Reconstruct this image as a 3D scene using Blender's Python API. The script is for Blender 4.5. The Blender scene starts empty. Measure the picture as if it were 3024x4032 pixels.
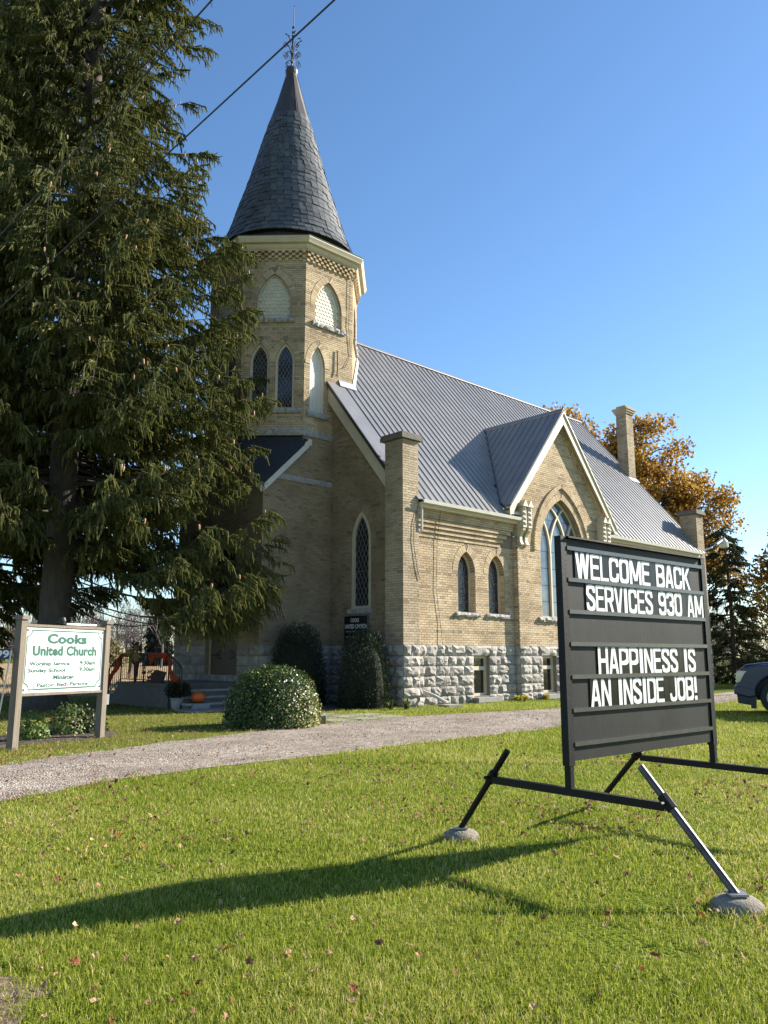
import bpy, bmesh, math, random
import numpy as np
from mathutils import Vector, Matrix
from mathutils.geometry import tessellate_polygon
random.seed(7); RNG = np.random.default_rng(11)
PI = math.pi; R = math.radians
S = bpy.context.scene; COL = S.collection

# ------------------------------------------------------------------ camera, world, sun, exposure
cd = bpy.data.cameras.new('camera'); cam = bpy.data.objects.new('camera', cd); COL.objects.link(cam)
cd.sensor_fit = 'VERTICAL'; cd.sensor_height = 36; cd.lens = 28.08; cd.clip_start = .05; cd.clip_end = 3000
cam.location = (0, 0, 1.4); cam.rotation_euler = (R(90 + 10.255), 0, 0)
S.camera = cam
SUN = Vector((.816, .349, .461)).normalized()
W = bpy.data.worlds.new('World'); S.world = W; W.use_nodes = True
wn = W.node_tree; bg = wn.nodes['Background']
sk = wn.nodes.new('ShaderNodeTexSky'); sk.sky_type = 'NISHITA'; sk.sun_disc = False
sk.sun_elevation = math.asin(SUN.z); sk.sun_rotation = math.atan2(SUN.x, SUN.y)
sk.air_density = 1.0; sk.dust_density = .15; sk.ozone_density = 3.0; sk.altitude = 250
hs = wn.nodes.new('ShaderNodeHueSaturation'); hs.inputs['Saturation'].default_value = 1.1
wn.links.new(sk.outputs[0], hs.inputs['Color']); wn.links.new(hs.outputs[0], bg.inputs[0]); bg.inputs[1].default_value = .086
sl = bpy.data.lights.new('sun', 'SUN'); sl.energy = 5.0; sl.angle = R(.53); sl.color = (1, .93, .8)
so = bpy.data.objects.new('sun', sl); COL.objects.link(so); so.rotation_euler = SUN.to_track_quat('Z', 'Y').to_euler()
so.location = SUN * 60
S.view_settings.view_transform = 'Standard'; S.view_settings.look = 'None'; S.view_settings.gamma = 1
S.view_settings.exposure = 1.4
S.view_settings.use_curve_mapping = False
S.cycles.max_bounces = 6; S.cycles.transparent_max_bounces = 6
CAMP = Vector((0, 0, 1.4))

# ------------------------------------------------------------------ materials
def newmat(name):
    m = bpy.data.materials.new(name); m.use_nodes = True
    return m, m.node_tree.nodes, m.node_tree.links, m.node_tree.nodes['Principled BSDF']
def ramp(N, stops):
    r = N.new('ShaderNodeValToRGB'); e = r.color_ramp.elements
    while len(e) < len(stops): e.new(.5)
    for i, (p, c) in enumerate(stops): e[i].position = p; e[i].color = (*c, 1)
    return r
def mat(name, c1, c2=None, scale=6, rough=.8, bump=0, bscale=None, metal=0, spec=.5, detail=5, stretch=None, rand=0, transl=0, c3=None):
    """procedural colour noise between c1 and c2, fine bump, optional per piece variation"""
    m, N, L, P = newmat(name)
    c2 = c2 or tuple(x * .8 for x in c1)
    tc = N.new('ShaderNodeNewGeometry'); src = tc.outputs['Position']
    if stretch:
        mp = N.new('ShaderNodeMapping'); mp.inputs['Scale'].default_value = stretch; L.new(src, mp.inputs[0]); src = mp.outputs[0]
    nz = N.new('ShaderNodeTexNoise'); nz.inputs['Scale'].default_value = scale; nz.inputs['Detail'].default_value = detail
    nz.inputs['Roughness'].default_value = .65; L.new(src, nz.inputs['Vector'])
    rp = ramp(N, [(.3, c1), (.7, c2)] if not c3 else [(.25, c1), (.5, c2), (.75, c3)])
    L.new(nz.outputs['Fac'], rp.inputs[0]); col = rp.outputs[0]
    if rand:
        ge = N.new('ShaderNodeNewGeometry'); oi = N.new('ShaderNodeObjectInfo')
        ad = N.new('ShaderNodeMath'); ad.operation = 'ADD'; L.new(ge.outputs['Random Per Island'], ad.inputs[0]); L.new(oi.outputs['Random'], ad.inputs[1])
        fr = N.new('ShaderNodeMath'); fr.operation = 'FRACT'; L.new(ad.outputs[0], fr.inputs[0])
        mr = N.new('ShaderNodeMapRange'); mr.inputs[3].default_value = 1 - rand; mr.inputs[4].default_value = 1 + rand; L.new(fr.outputs[0], mr.inputs[0])
        mx = N.new('ShaderNodeVectorMath'); mx.operation = 'SCALE'; L.new(col, mx.inputs[0]); L.new(mr.outputs[0], mx.inputs['Scale']); col = mx.outputs[0]
    L.new(col, P.inputs['Base Color']); P.inputs['Roughness'].default_value = rough; P.inputs['Metallic'].default_value = metal
    P.inputs['Specular IOR Level'].default_value = spec
    if bump:
        n2 = N.new('ShaderNodeTexNoise'); n2.inputs['Scale'].default_value = bscale or scale * 6; n2.inputs['Detail'].default_value = 6; L.new(src, n2.inputs['Vector'])
        bp = N.new('ShaderNodeBump'); bp.inputs['Strength'].default_value = bump; bp.inputs['Distance'].default_value = .02; L.new(n2.outputs['Fac'], bp.inputs['Height']); L.new(bp.outputs[0], P.inputs['Normal'])
    if transl:
        t = N.new('ShaderNodeBsdfTranslucent'); L.new(col, t.inputs[0]); ms = N.new('ShaderNodeMixShader'); ms.inputs[0].default_value = transl
        L.new(P.outputs[0], ms.inputs[1]); L.new(t.outputs[0], ms.inputs[2]); L.new(ms.outputs[0], N['Material Output'].inputs[0])
    return m
def foliage(name, stops, rough=.6, transl=.3, patch=None, pscale=.6, spec=.3):
    """leaf colour picked per leaf, shifted by patches"""
    m, N, L, P = newmat(name)
    ge = N.new('ShaderNodeNewGeometry'); rp = ramp(N, stops)
    v = ge.outputs['Random Per Island']
    tc = N.new('ShaderNodeTexCoord'); nz = N.new('ShaderNodeTexNoise'); nz.inputs['Scale'].default_value = pscale; nz.inputs['Detail'].default_value = 4; L.new(tc.outputs['Object'], nz.inputs['Vector'])
    a = N.new('ShaderNodeMath'); a.operation = 'MULTIPLY_ADD'; L.new(nz.outputs['Fac'], a.inputs[0]); a.inputs[1].default_value = patch or 0; a.inputs[2].default_value = -(patch or 0) * .5
    b = N.new('ShaderNodeMath'); b.operation = 'ADD'; L.new(v, b.inputs[0]); L.new(a.outputs[0], b.inputs[1]); b.use_clamp = True
    L.new(b.outputs[0], rp.inputs[0]); L.new(rp.outputs[0], P.inputs['Base Color'])
    P.inputs['Roughness'].default_value = rough; P.inputs['Specular IOR Level'].default_value = spec
    t = N.new('ShaderNodeBsdfTranslucent'); L.new(rp.outputs[0], t.inputs[0]); ms = N.new('ShaderNodeMixShader'); ms.inputs[0].default_value = transl
    L.new(P.outputs[0], ms.inputs[1]); L.new(t.outputs[0], ms.inputs[2]); L.new(ms.outputs[0], N['Material Output'].inputs[0])
    return m
def brickmat(name='buff_brick', k=1.0, tint=(1, 1, 1)):
    m, N, L, P = newmat(name)
    ge = N.new('ShaderNodeNewGeometry'); oi = N.new('ShaderNodeObjectInfo')
    ad = N.new('ShaderNodeMath'); L.new(ge.outputs['Random Per Island'], ad.inputs[0]); L.new(oi.outputs['Random'], ad.inputs[1])
    fr = N.new('ShaderNodeMath'); fr.operation = 'FRACT'; L.new(ad.outputs[0], fr.inputs[0])
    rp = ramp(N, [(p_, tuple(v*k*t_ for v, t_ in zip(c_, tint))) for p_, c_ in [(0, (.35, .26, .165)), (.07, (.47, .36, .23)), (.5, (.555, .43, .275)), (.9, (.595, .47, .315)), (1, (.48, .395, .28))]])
    L.new(fr.outputs[0], rp.inputs[0])
    nz = N.new('ShaderNodeTexNoise'); nz.inputs['Scale'].default_value = 1.1; nz.inputs['Detail'].default_value = 7; L.new(ge.outputs['Position'], nz.inputs['Vector'])
    r2 = ramp(N, [(.36, (.72, .70, .68)), (.6, (1, 1, 1))]); L.new(nz.outputs['Fac'], r2.inputs[0])
    n3 = N.new('ShaderNodeTexNoise'); n3.inputs['Scale'].default_value = 60; n3.inputs['Detail'].default_value = 4; L.new(ge.outputs['Position'], n3.inputs['Vector'])
    r3 = ramp(N, [(.3, (.8, .8, .8)), (.7, (1.08, 1.08, 1.08))]); L.new(n3.outputs['Fac'], r3.inputs[0])
    def mul(a, b):
        x = N.new('ShaderNodeMix'); x.data_type = 'RGBA'; x.blend_type = 'MULTIPLY'; x.inputs[0].default_value = 1; L.new(a, x.inputs[6]); L.new(b, x.inputs[7]); return x.outputs[2]
    L.new(mul(mul(rp.outputs[0], r2.outputs[0]), r3.outputs[0]), P.inputs['Base Color']); P.inputs['Roughness'].default_value = .9; P.inputs['Specular IOR Level'].default_value = .2
    bp = N.new('ShaderNodeBump'); bp.inputs['Strength'].default_value = .3; bp.inputs['Distance'].default_value = .006; L.new(n3.outputs['Fac'], bp.inputs['Height']); L.new(bp.outputs[0], P.inputs['Normal'])
    return m
M = {}
M['brick'] = brickmat(); M['brickdark'] = brickmat('weathered_shade_brick', .60); M['brickgrey'] = brickmat('weathered_grey_brick', .86, (.97, 1.0, 1.08)); M['brickhead'] = brickmat('dark_header_brick', .74, (.98, .98, 1.02))  # gable and tower base copy: weathered brick with extra shade put into its colour
M['mortar'] = mat('mortar', (.25, .205, .145), (.18, .145, .105), 5, .95, .4)
M['stone'] = mat('limestone', (.40, .37, .325), (.28, .255, .228), 3, .9, .6, 22, rand=.22, c3=(.45, .418, .37))
M['stonemortar'] = mat('stone_mortar', (.22, .205, .185), (.15, .14, .13), 8, .95, .4)
M['sill'] = mat('grey_stone', (.40, .385, .37), (.24, .235, .23), 7, .9, .7, 40)
M['capstone'] = mat('brown_cap_stone', (.17, .15, .13), (.10, .09, .08), 6, .9, .5, 30)
M['cream'] = mat('cream_paint', (.56, .49, .36), (.47, .41, .30), 3, .55, .1, 40)
M['white'] = mat('white_paint', (.60, .57, .50), (.52, .49, .43), 3, .5, .08, 40)
M['shingle'] = mat('cream_shingle', (.64, .59, .45), (.55, .50, .38), 3, .6, .1, 30, rand=.06)
M['roof'] = mat('grey_roof_metal', (.255, .25, .252), (.19, .187, .19), .9, .36, .03, 3, metal=.25, spec=.5)
M['rib'] = mat('dark_metal_trim', (.05, .045, .045), (.065, .06, .06), 3, .4, metal=.3)
M['slate'] = mat('slate', (.050, .055, .061), (.082, .087, .090), 1.3, .5, .25, 25, rand=.28, c3=(.032, .035, .039), stretch=(1, 1, .35))
M['capmetal'] = mat('weathered_brown_metal', (.05, .042, .039), (.085, .072, .067), 2, .5, .1, 10, metal=.3, stretch=(1, 1, .2))
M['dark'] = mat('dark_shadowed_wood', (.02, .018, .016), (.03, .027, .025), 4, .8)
M['iron'] = mat('black_iron', (.018, .017, .017), (.03, .028, .028), 8, .5, metal=.3)
M['asphaltroof'] = mat('black_shingle_roof', (.018, .02, .026), (.03, .032, .04), 12, .85, .4, 50)
M['concrete'] = mat('concrete', (.30, .285, .26), (.22, .21, .195), 4, .9, .4, 40)
M['tanconcrete'] = mat('old_tan_concrete', (.27, .232, .185), (.17, .146, .118), 9, .95, .7, 60)
M['darkconcrete'] = mat('dark_old_concrete', (.13, .118, .105), (.085, .078, .07), 4, .95, .4, 40)
M['wood'] = mat('weathered_wood', (.135, .108, .08), (.21, .175, .135), 3, .85, .4, 30, stretch=(9, 9, .7))
M['doorwood'] = mat('brown_door', (.10, .075, .05), (.075, .055, .038), 3, .6, .2, 20, stretch=(8, 8, .6))
M['bark'] = mat('bark', (.085, .068, .055), (.045, .036, .030), 5, .95, 1, 14, stretch=(2, 2, .5))
M['barepale'] = mat('grey_branch', (.17, .145, .125), (.11, .095, .085), 3, .95)
M['galv'] = mat('galvanized_steel', (.36, .37, .38), (.28, .29, .30), 9, .4, metal=.7)
def glassmat(name, col, rough=.04, wob=.0, spec=.6):
    m, N, L, P = newmat(name)
    tc = N.new('ShaderNodeTexCoord'); nz = N.new('ShaderNodeTexNoise'); nz.inputs['Scale'].default_value = 2.2; nz.inputs['Detail'].default_value = 3; L.new(tc.outputs['Object'], nz.inputs['Vector'])
    rp = ramp(N, [(.3, tuple(c * .6 for c in col)), (.7, tuple(c * 1.4 for c in col))]); L.new(nz.outputs['Fac'], rp.inputs[0]); L.new(rp.outputs[0], P.inputs['Base Color'])
    P.inputs['Roughness'].default_value = rough; P.inputs['Specular IOR Level'].default_value = spec
    if wob:
        bp = N.new('ShaderNodeBump'); bp.inputs['Strength'].default_value = wob; bp.inputs['Distance'].default_value = .05; L.new(nz.outputs['Fac'], bp.inputs['Height']); L.new(bp.outputs[0], P.inputs['Normal'])
    return m
M['darkglass'] = glassmat('dark_leaded_glass', (.012, .012, .018), .12, .15)
M['bigglass'] = glassmat('storm_glazing', (.10, .125, .155), .05, .12, 1.0)
def stained():
    m, N, L, P = newmat('stained_glass')
    tc = N.new('ShaderNodeTexCoord'); vo = N.new('ShaderNodeTexVoronoi'); vo.inputs['Scale'].default_value = 14; L.new(tc.outputs['Object'], vo.inputs['Vector'])
    rp = ramp(N, [(0, (.010, .010, .016)), (.4, (.018, .018, .03)), (.55, (.035, .02, .022)), (.75, (.05, .05, .065)), (1, (.015, .02, .03))])
    sp = N.new('ShaderNodeSeparateColor'); L.new(vo.outputs['Color'], sp.inputs[0]); L.new(sp.outputs[0], rp.inputs[0]); L.new(rp.outputs[0], P.inputs['Base Color'])
    P.inputs['Roughness'].default_value = .18
    bp = N.new('ShaderNodeBump'); bp.inputs['Strength'].default_value = .4; bp.inputs['Distance'].default_value = .02; L.new(vo.outputs['Distance'], bp.inputs['Height']); L.new(bp.outputs[0], P.inputs['Normal'])
    return m
M['stained'] = stained()
M['lead'] = mat('lead_strip', (.22, .215, .205), (.16, .155, .15), 8, .6, metal=.2)

# ------------------------------------------------------------------ mesh helpers
class MB:
    def __init__(s): s.v = []; s.f = []
    def add(s, vs, fs):
        n = len(s.v); s.v += [tuple(v) for v in vs]; s.f += [tuple(i + n for i in f) for f in fs]; return s
    def box(s, a, b):
        x0, y0, z0 = a; x1, y1, z1 = b
        return s.add([(x0,y0,z0),(x1,y0,z0),(x1,y1,z0),(x0,y1,z0),(x0,y0,z1),(x1,y0,z1),(x1,y1,z1),(x0,y1,z1)],
                     [(0,3,2,1),(4,5,6,7),(0,1,5,4),(1,2,6,5),(2,3,7,6),(3,0,4,7)])
    def obox(s, o, ax, ay, az):
        o, ax, ay, az = map(Vector, (o, ax, ay, az))
        P = [o, o+ax, o+ax+ay, o+ay]; P += [p + az for p in P]
        return s.add(P, [(0,3,2,1),(4,5,6,7),(0,1,5,4),(1,2,6,5),(2,3,7,6),(3,0,4,7)])
    def tube(s, path, rad, sides=8, cap=True):
        path = [Vector(p) for p in path]; n = len(path); vs = []; fs = []
        rr = rad if hasattr(rad, '__len__') else [rad] * n
        up = Vector((0, 0, 1))
        for i, p in enumerate(path):
            d = (path[min(i+1, n-1)] - path[max(i-1, 0)]).normalized()
            r_ = d.cross(up if abs(d.z) < .95 else Vector((1, 0, 0))).normalized(); q = r_.cross(d).normalized()
            for k in range(sides):
                t = 2*PI*k/sides; vs.append(p + (r_*math.cos(t) + q*math.sin(t))*rr[i])
        for i in range(n-1):
            for k in range(sides):
                a = i*sides+k; b = i*sides+(k+1) % sides; fs.append((a, b, b+sides, a+sides))
        if cap: fs.append(tuple(range(sides))[::-1]); fs.append(tuple(range((n-1)*sides, n*sides)))
        return s.add(vs, fs)
    def lathe(s, prof, c=(0, 0, 0), n=16, cap=True):
        vs = []; fs = []; m = len(prof)
        for r, z in prof:
            for k in range(n):
                t = 2*PI*k/n; vs.append((c[0]+r*math.cos(t), c[1]+r*math.sin(t), c[2]+z))
        for i in range(m-1):
            for k in range(n):
                a = i*n+k; b = i*n+(k+1) % n; fs.append((a, b, b+n, a+n))
        if cap: fs.append(tuple(range(n))[::-1]); fs.append(tuple(range((m-1)*n, m*n)))
        return s.add(vs, fs)
    def prism(s, pts, o, u, v, n, d0, d1):
        """polygon pts (2d) in plane o,u,v, extruded along n from d0 to d1"""
        o, u, v, n = map(Vector, (o, u, v, n)); k = len(pts)
        A_ = [o+u*p[0]+v*p[1]+n*d0 for p in pts]; B_ = [o+u*p[0]+v*p[1]+n*d1 for p in pts]
        tris = tessellate_polygon([[Vector((p[0], p[1], 0)) for p in pts]])
        area = sum(pts[i][0]*pts[(i+1) % k][1]-pts[(i+1) % k][0]*pts[i][1] for i in range(k))
        fs = [tuple(t) for t in tris] + [tuple(i + k for i in t[::-1]) for t in tris]
        for i in range(k): fs.append((i, (i+1) % k, k+(i+1) % k, k+i))
        return s.add(A_ + B_, fs)
    def mesh(s, name):
        me = bpy.data.meshes.new(name); me.from_pydata(s.v, [], s.f); me.update()
        bm = bmesh.new(); bm.from_mesh(me); bmesh.ops.recalc_face_normals(bm, faces=bm.faces); bm.to_mesh(me); bm.free()
        return me
def obj(name, me, m, parent=None, label=None, cat=None, group=None, kind=None, smooth=False, recalc=True):
    if isinstance(me, MB): me = me.mesh(name)
    o = bpy.data.objects.new(name, me); COL.objects.link(o)
    if m is not None and not me.materials: me.materials.append(M[m] if isinstance(m, str) else m)
    if parent is not None: o.parent = parent
    if smooth:
        me.polygons.foreach_set('use_smooth', [True]*len(me.polygons))
    return tag(o, label, cat, group, kind)
def tag(o, label=None, cat=None, group=None, kind=None):
    if label: o['label'] = label
    if cat: o['category'] = cat
    if group: o['group'] = group
    if kind: o['kind'] = kind
    return o
def empty(name, loc=(0, 0, 0), rz=0, label=None, cat=None, group=None):
    o = bpy.data.objects.new(name, None); COL.objects.link(o); o.location = loc; o.rotation_euler = (0, 0, rz); o.empty_display_size = .3
    return tag(o, label, cat, group)
def npmesh(name, V, F, m, parent=None, smooth=False, **kw):
    """V (n,3) array, F (k,3) or (k,4) index array"""
    me = bpy.data.meshes.new(name); k = F.shape[1]
    me.vertices.add(len(V)); me.vertices.foreach_set('co', np.ascontiguousarray(V, dtype=np.float32).ravel())
    me.loops.add(F.size); me.loops.foreach_set('vertex_index', np.ascontiguousarray(F, dtype=np.int32).ravel())
    me.polygons.add(len(F)); me.polygons.foreach_set('loop_start', np.arange(len(F), dtype=np.int32)*k)
    try: me.polygons.foreach_set('loop_total', np.full(len(F), k, dtype=np.int32))
    except Exception: pass
    me.polygons.foreach_set('use_smooth', np.full(len(F), bool(smooth)))
    me.update(calc_edges=True)
    return obj(name, me, m, parent, smooth=smooth, **kw)
def copy_tree(o, parent=None):
    c = o.copy(); COL.objects.link(c); c.parent = parent
    for ch in list(o.children): copy_tree(ch, c)
    return c
def text_mesh(s, width=None, height=None, bold=0, align='LEFT', ext=.0, spacing=1.0, shear=0):
    cu = bpy.data.curves.new('txt', 'FONT'); cu.body = s; cu.size = 1; cu.offset = bold; cu.extrude = ext; cu.align_x = align; cu.space_character = spacing; cu.shear = shear
    cu.resolution_u = 3
    t = bpy.data.objects.new('txt', cu); COL.objects.link(t)
    dg = bpy.context.evaluated_depsgraph_get(); me = bpy.data.meshes.new_from_object(t.evaluated_get(dg))
    bpy.data.objects.remove(t); bpy.data.curves.remove(cu)
    co = np.empty(len(me.vertices)*3); me.vertices.foreach_get('co', co); co = co.reshape(-1, 3)
    mn = co.min(0); mx = co.max(0); co[:, 0] -= mn[0]; co[:, 1] -= mn[1]
    w = mx[0]-mn[0]; h = mx[1]-mn[1]
    if width: co[:, 0] *= width/w
    if height: co[:, 1] *= height/h
    me.vertices.foreach_set('co', co.ravel()); me.update(); me.materials.clear()
    return me, (width or w), (height or h)
def mesh_xf(me, mtx): me.transform(mtx); me.update(); return me

# ------------------------------------------------------------------ ground, field, driveway
def smoothstep(x): return x*x*(3-2*x)
NEAR = [(-12, -1.5), (-8.3, 1.5), (-6.2, 4.6), (-3.81, 8.3), (-2.88, 9.78), (-1.98, 10.79), (-.86, 11.92), (.53, 13.46), (2.33, 15.39), (3.61, 16.78), (10.4, 25.3), (20, 37), (30, 49)]
FAR = [(-15, 1), (-11, 3.6), (-7.6, 7.2), (-5.05, 10.92), (-4.33, 12.31), (-3.36, 13.97), (-2.37, 15.67), (-1.38, 17.45), (.3, 19.2), (2.2, 20.6), (4.9, 22.6), (14.4, 33.4), (24, 45.5), (33, 57)]
def resample(P, step):
    P = np.array(P, float); d = np.r_[0, np.cumsum(np.linalg.norm(np.diff(P, axis=0), axis=1))]
    t = np.arange(0, d[-1], step); return np.c_[np.interp(t, d, P[:, 0]), np.interp(t, d, P[:, 1])]
def jitter(P, amp, seed):
    r = np.random.default_rng(seed); n = len(P); w = np.zeros((n, 2))
    for k in (1, 3, 8): 
        q = r.normal(0, 1, (n//k+3, 2)); w += np.c_[np.interp(np.arange(n)/k, np.arange(len(q)), q[:, 0]), np.interp(np.arange(n)/k, np.arange(len(q)), q[:, 1])]*(.5+.25*k)
    return P + w*amp
NE = jitter(resample(NEAR, .18), .03, 1); FE = jitter(resample(FAR, .18), .035, 2)
DRIVE = np.r_[NE, FE[::-1]]
def inpoly(P, poly):
    x, y = P[:, 0], P[:, 1]; c = np.zeros(len(P), bool); n = len(poly); j = n-1
    for i in range(n):
        xi, yi = poly[i]; xj, yj = poly[j]
        if yi != yj:
            c ^= ((yi > y) != (yj > y)) & (x < (xj-xi)*(y-yi)/(yj-yi)+xi)
        j = i
    return c
def groundmat():
    m, N, L, P = newmat('lawn_soil')
    ge = N.new('ShaderNodeNewGeometry')
    n1 = N.new('ShaderNodeTexNoise'); n1.inputs['Scale'].default_value = .35; n1.inputs['Detail'].default_value = 6; L.new(ge.outputs['Position'], n1.inputs['Vector'])
    r1 = ramp(N, [(.3, (.10, .155, .014)), (.55, (.155, .20, .024)), (.75, (.24, .22, .07))]); L.new(n1.outputs['Fac'], r1.inputs[0])
    n2 = N.new('ShaderNodeTexNoise'); n2.inputs['Scale'].default_value = 34; n2.inputs['Detail'].default_value = 5; L.new(ge.outputs['Position'], n2.inputs['Vector'])
    r2 = ramp(N, [(.32, (.35, .35, .3)), (.65, (1.15, 1.12, 1.05))]); L.new(n2.outputs['Fac'], r2.inputs[0])
    x = N.new('ShaderNodeMix'); x.data_type = 'RGBA'; x.blend_type = 'MULTIPLY'; x.inputs[0].default_value = 1; L.new(r1.outputs[0], x.inputs[6]); L.new(r2.outputs[0], x.inputs[7])
    L.new(x.outputs[2], P.inputs['Base Color']); P.inputs['Roughness'].default_value = 1; P.inputs['Specular IOR Level'].default_value = .05
    bp = N.new('ShaderNodeBump'); bp.inputs['Strength'].default_value = 1; bp.inputs['Distance'].default_value = .04; L.new(n2.outputs['Fac'], bp.inputs['Height']); L.new(bp.outputs[0], P.inputs['Normal'])
    return m
b = MB(); b.add([(-900, -60, 0), (900, -60, 0), (900, 1200, 0), (-900, 1200, 0)], [(0, 1, 2, 3)])
obj('ground', b, groundmat(), kind='structure', label='mown green lawn with dry patches reaching to the horizon')
def gravelmat():
    m, N, L, P = newmat('gravel')
    ge = N.new('ShaderNodeNewGeometry')
    vo = N.new('ShaderNodeTexVoronoi'); vo.inputs['Scale'].default_value = 42; L.new(ge.outputs['Position'], vo.inputs['Vector'])
    sp = N.new('ShaderNodeSeparateColor'); L.new(vo.outputs['Color'], sp.inputs[0])
    r1 = ramp(N, [(0, (.13, .10, .08)), (.35, (.26, .215, .175)), (.7, (.37, .315, .265)), (1, (.55, .49, .425))]); L.new(sp.outputs[0], r1.inputs[0])
    n1 = N.new('ShaderNodeTexNoise'); n1.inputs['Scale'].default_value = .8; n1.inputs['Detail'].default_value = 8; n1.inputs['Roughness'].default_value = .7; L.new(ge.outputs['Position'], n1.inputs['Vector'])
    r2 = ramp(N, [(.33, (.62, .55, .47)), (.62, (1.08, 1.05, 1.02))]); L.new(n1.outputs['Fac'], r2.inputs[0])
    x = N.new('ShaderNodeMix'); x.data_type = 'RGBA'; x.blend_type = 'MULTIPLY'; x.inputs[0].default_value = 1; L.new(r1.outputs[0], x.inputs[6]); L.new(r2.outputs[0], x.inputs[7])
    L.new(x.outputs[2], P.inputs['Base Color']); P.inputs['Roughness'].default_value = .95
    bp = N.new('ShaderNodeBump'); bp.inputs['Strength'].default_value = 1; bp.inputs['Distance'].default_value = .02; L.new(vo.outputs['Distance'], bp.inputs['Height']); bp.invert = True; L.new(bp.outputs[0], P.inputs['Normal'])
    return m
M['gravel'] = gravelmat()
n_ = min(len(NE), len(FE)); i1 = np.linspace(0, len(NE)-1, 300).astype(int); i2 = np.linspace(0, len(FE)-1, 300).astype(int)
b = MB(); rows = []
for k in range(300):
    p, q = NE[i1[k]], FE[i2[k]]
    for t in (0, .12, .3, .5, .7, .88, 1):
        z = .006 + .03*max(0, 1-abs(t-.5)*2)*1 + .012*math.cos(t*4*PI)*(0 < t < 1)
        b.v.append((p[0]+(q[0]-p[0])*t, p[1]+(q[1]-p[1])*t, max(.006, z)))
for k in range(299):
    for j in range(6): b.f.append((k*7+j, k*7+j+1, k*7+j+8, k*7+j+7))
obj('driveway', b, 'gravel', kind='structure', smooth=True, label='pale gravel driveway curving past the church')
# pebbles of the drive
def scatter_pebbles():
    n = 26000; a = RNG.random(n); k = (RNG.random(n)**.9*.75*299).astype(int)
    p = NE[i1[k]]; q = FE[i2[k]]; P = p + (q-p)*a[:, None] + RNG.normal(0, .08, (n, 2))
    ok = (P[:, 1] > 5) & (P[:, 1] < 30); P = P[ok]; n = len(P)
    base = np.array([(1, 0, 0), (0, 1, 0), (-1, 0, 0), (0, -1, 0), (0, 0, .8)], float)
    s = RNG.uniform(.006, .017, n); th = RNG.random(n)*2*PI
    c, sn = np.cos(th), np.sin(th); V = np.repeat(base[None], n, 0)*s[:, None, None]*RNG.uniform(.6, 1.3, (n, 5, 1))
    x = V[..., 0]*c[:, None]-V[..., 1]*sn[:, None]; y = V[..., 0]*sn[:, None]+V[..., 1]*c[:, None]
    t = a[ok]; zb = np.maximum(.006, .006+.03*np.maximum(0, 1-np.abs(t-.5)*2)+.012*np.cos(t*4*PI))
    V = np.stack([x+P[:, :1], y+P[:, 1:], V[..., 2]+zb[:, None]], -1)
    F = np.array([(0, 1, 4), (1, 2, 4), (2, 3, 4), (3, 0, 4)])
    F = (F[None]+(np.arange(n)*5)[:, None, None]).reshape(-1, 3)
    npmesh('driveway_pebbles', V.reshape(-1, 3), F, mat('pebble', (.32, .275, .235), (.185, .158, .135), 3, .9, rand=.45), kind='stuff', label='loose grey pebbles scattered over the gravel driveway', cat='gravel')
scatter_pebbles()
fm = mat('corn_stubble', (.42, .30, .165), (.26, .18, .10), 2.2, 1, 1, 9, spec=.05, c3=(.52, .40, .24))
b = MB(); b.add([(-400, 29, .008), (-8.8, 29, .008), (-11.5, 34, .008), (-9, 45, .008), (-13, 175, .008), (-400, 260, .008)], [(0, 1, 2, 3, 4, 5)])
obj('field', b, fm, kind='structure', label='harvested tan corn stubble field beyond the churchyard')

# ------------------------------------------------------------------ church
ORG = Vector((.54, 22.76, 0)); PHI = R(43.3)
church = empty('church', ORG, PHI, 'buff brick church with pointed slate spire, octagonal tower and grey metal roof', 'church')
CMI = (Matrix.Translation(ORG) @ Matrix.Rotation(PHI, 4, 'Z')).inverted()
CC = CMI @ CAMP                       # camera in church space
ZUP = Vector((0, 0, 1))
BR = []        # (score, wallobj, p0,u,n,u0,u1,z0,z1,proud)
def arch_geo(half, rise): Rr = (half*half+rise*rise)/(2*half); return Rr, Rr-half
def arch_poly(c, half, z0, zs, rise, inset=0, seg=9):
    Rr, off = arch_geo(half, rise); r_ = Rr-inset; h = half-inset
    ap = math.sqrt(max(r_*r_-off*off, 1e-6)); th = math.atan2(ap, off)
    P = [(c-h, z0+inset*.6 if inset > 0 else z0)]
    for i in range(seg+1):
        t = th*i/seg; P.append((c+off-r_*math.cos(t), zs+r_*math.sin(t)))
    for i in range(seg-1, -1, -1):
        t = th*i/seg; P.append((c-off+r_*math.cos(t), zs+r_*math.sin(t)))
    P.append((c+h, z0+inset*.6 if inset > 0 else z0))
    return P
def op_interval(op, z):
    if z < op['z0'] or op.get('none'): return None
    if op['k'] == 'rect': return (op['c']-op['half'], op['c']+op['half']) if z < op['z1'] else None
    if z <= op['zs']: return (op['c']-op['half'], op['c']+op['half'])
    Rr, off = arch_geo(op['half'], op['rise']); r_ = Rr+op['d']; dz = z-op['zs']
    if dz >= r_: return None
    x = math.sqrt(r_*r_-dz*dz)-off
    return (op['c']-x, op['c']+x) if x > 0 else None
def poly_intervals(poly, z):
    xs = []
    for i in range(len(poly)):
        (x0, z0), (x1, z1) = poly[i], poly[(i+1) % len(poly)]
        if (z0 > z) != (z1 > z): xs.append(x0+(x1-x0)*(z-z0)/(z1-z0))
    xs.sort(); return [(xs[i], xs[i+1]) for i in range(0, len(xs)-1, 2)]
def subtract(iv, cut):
    out = []
    for a, b in iv:
        if cut[1] <= a or cut[0] >= b: out.append((a, b)); continue
        if cut[0] > a: out.append((a, cut[0]))
        if cut[1] < b: out.append((cut[1], b))
    return out
PIERW = []; HD = set()
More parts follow.
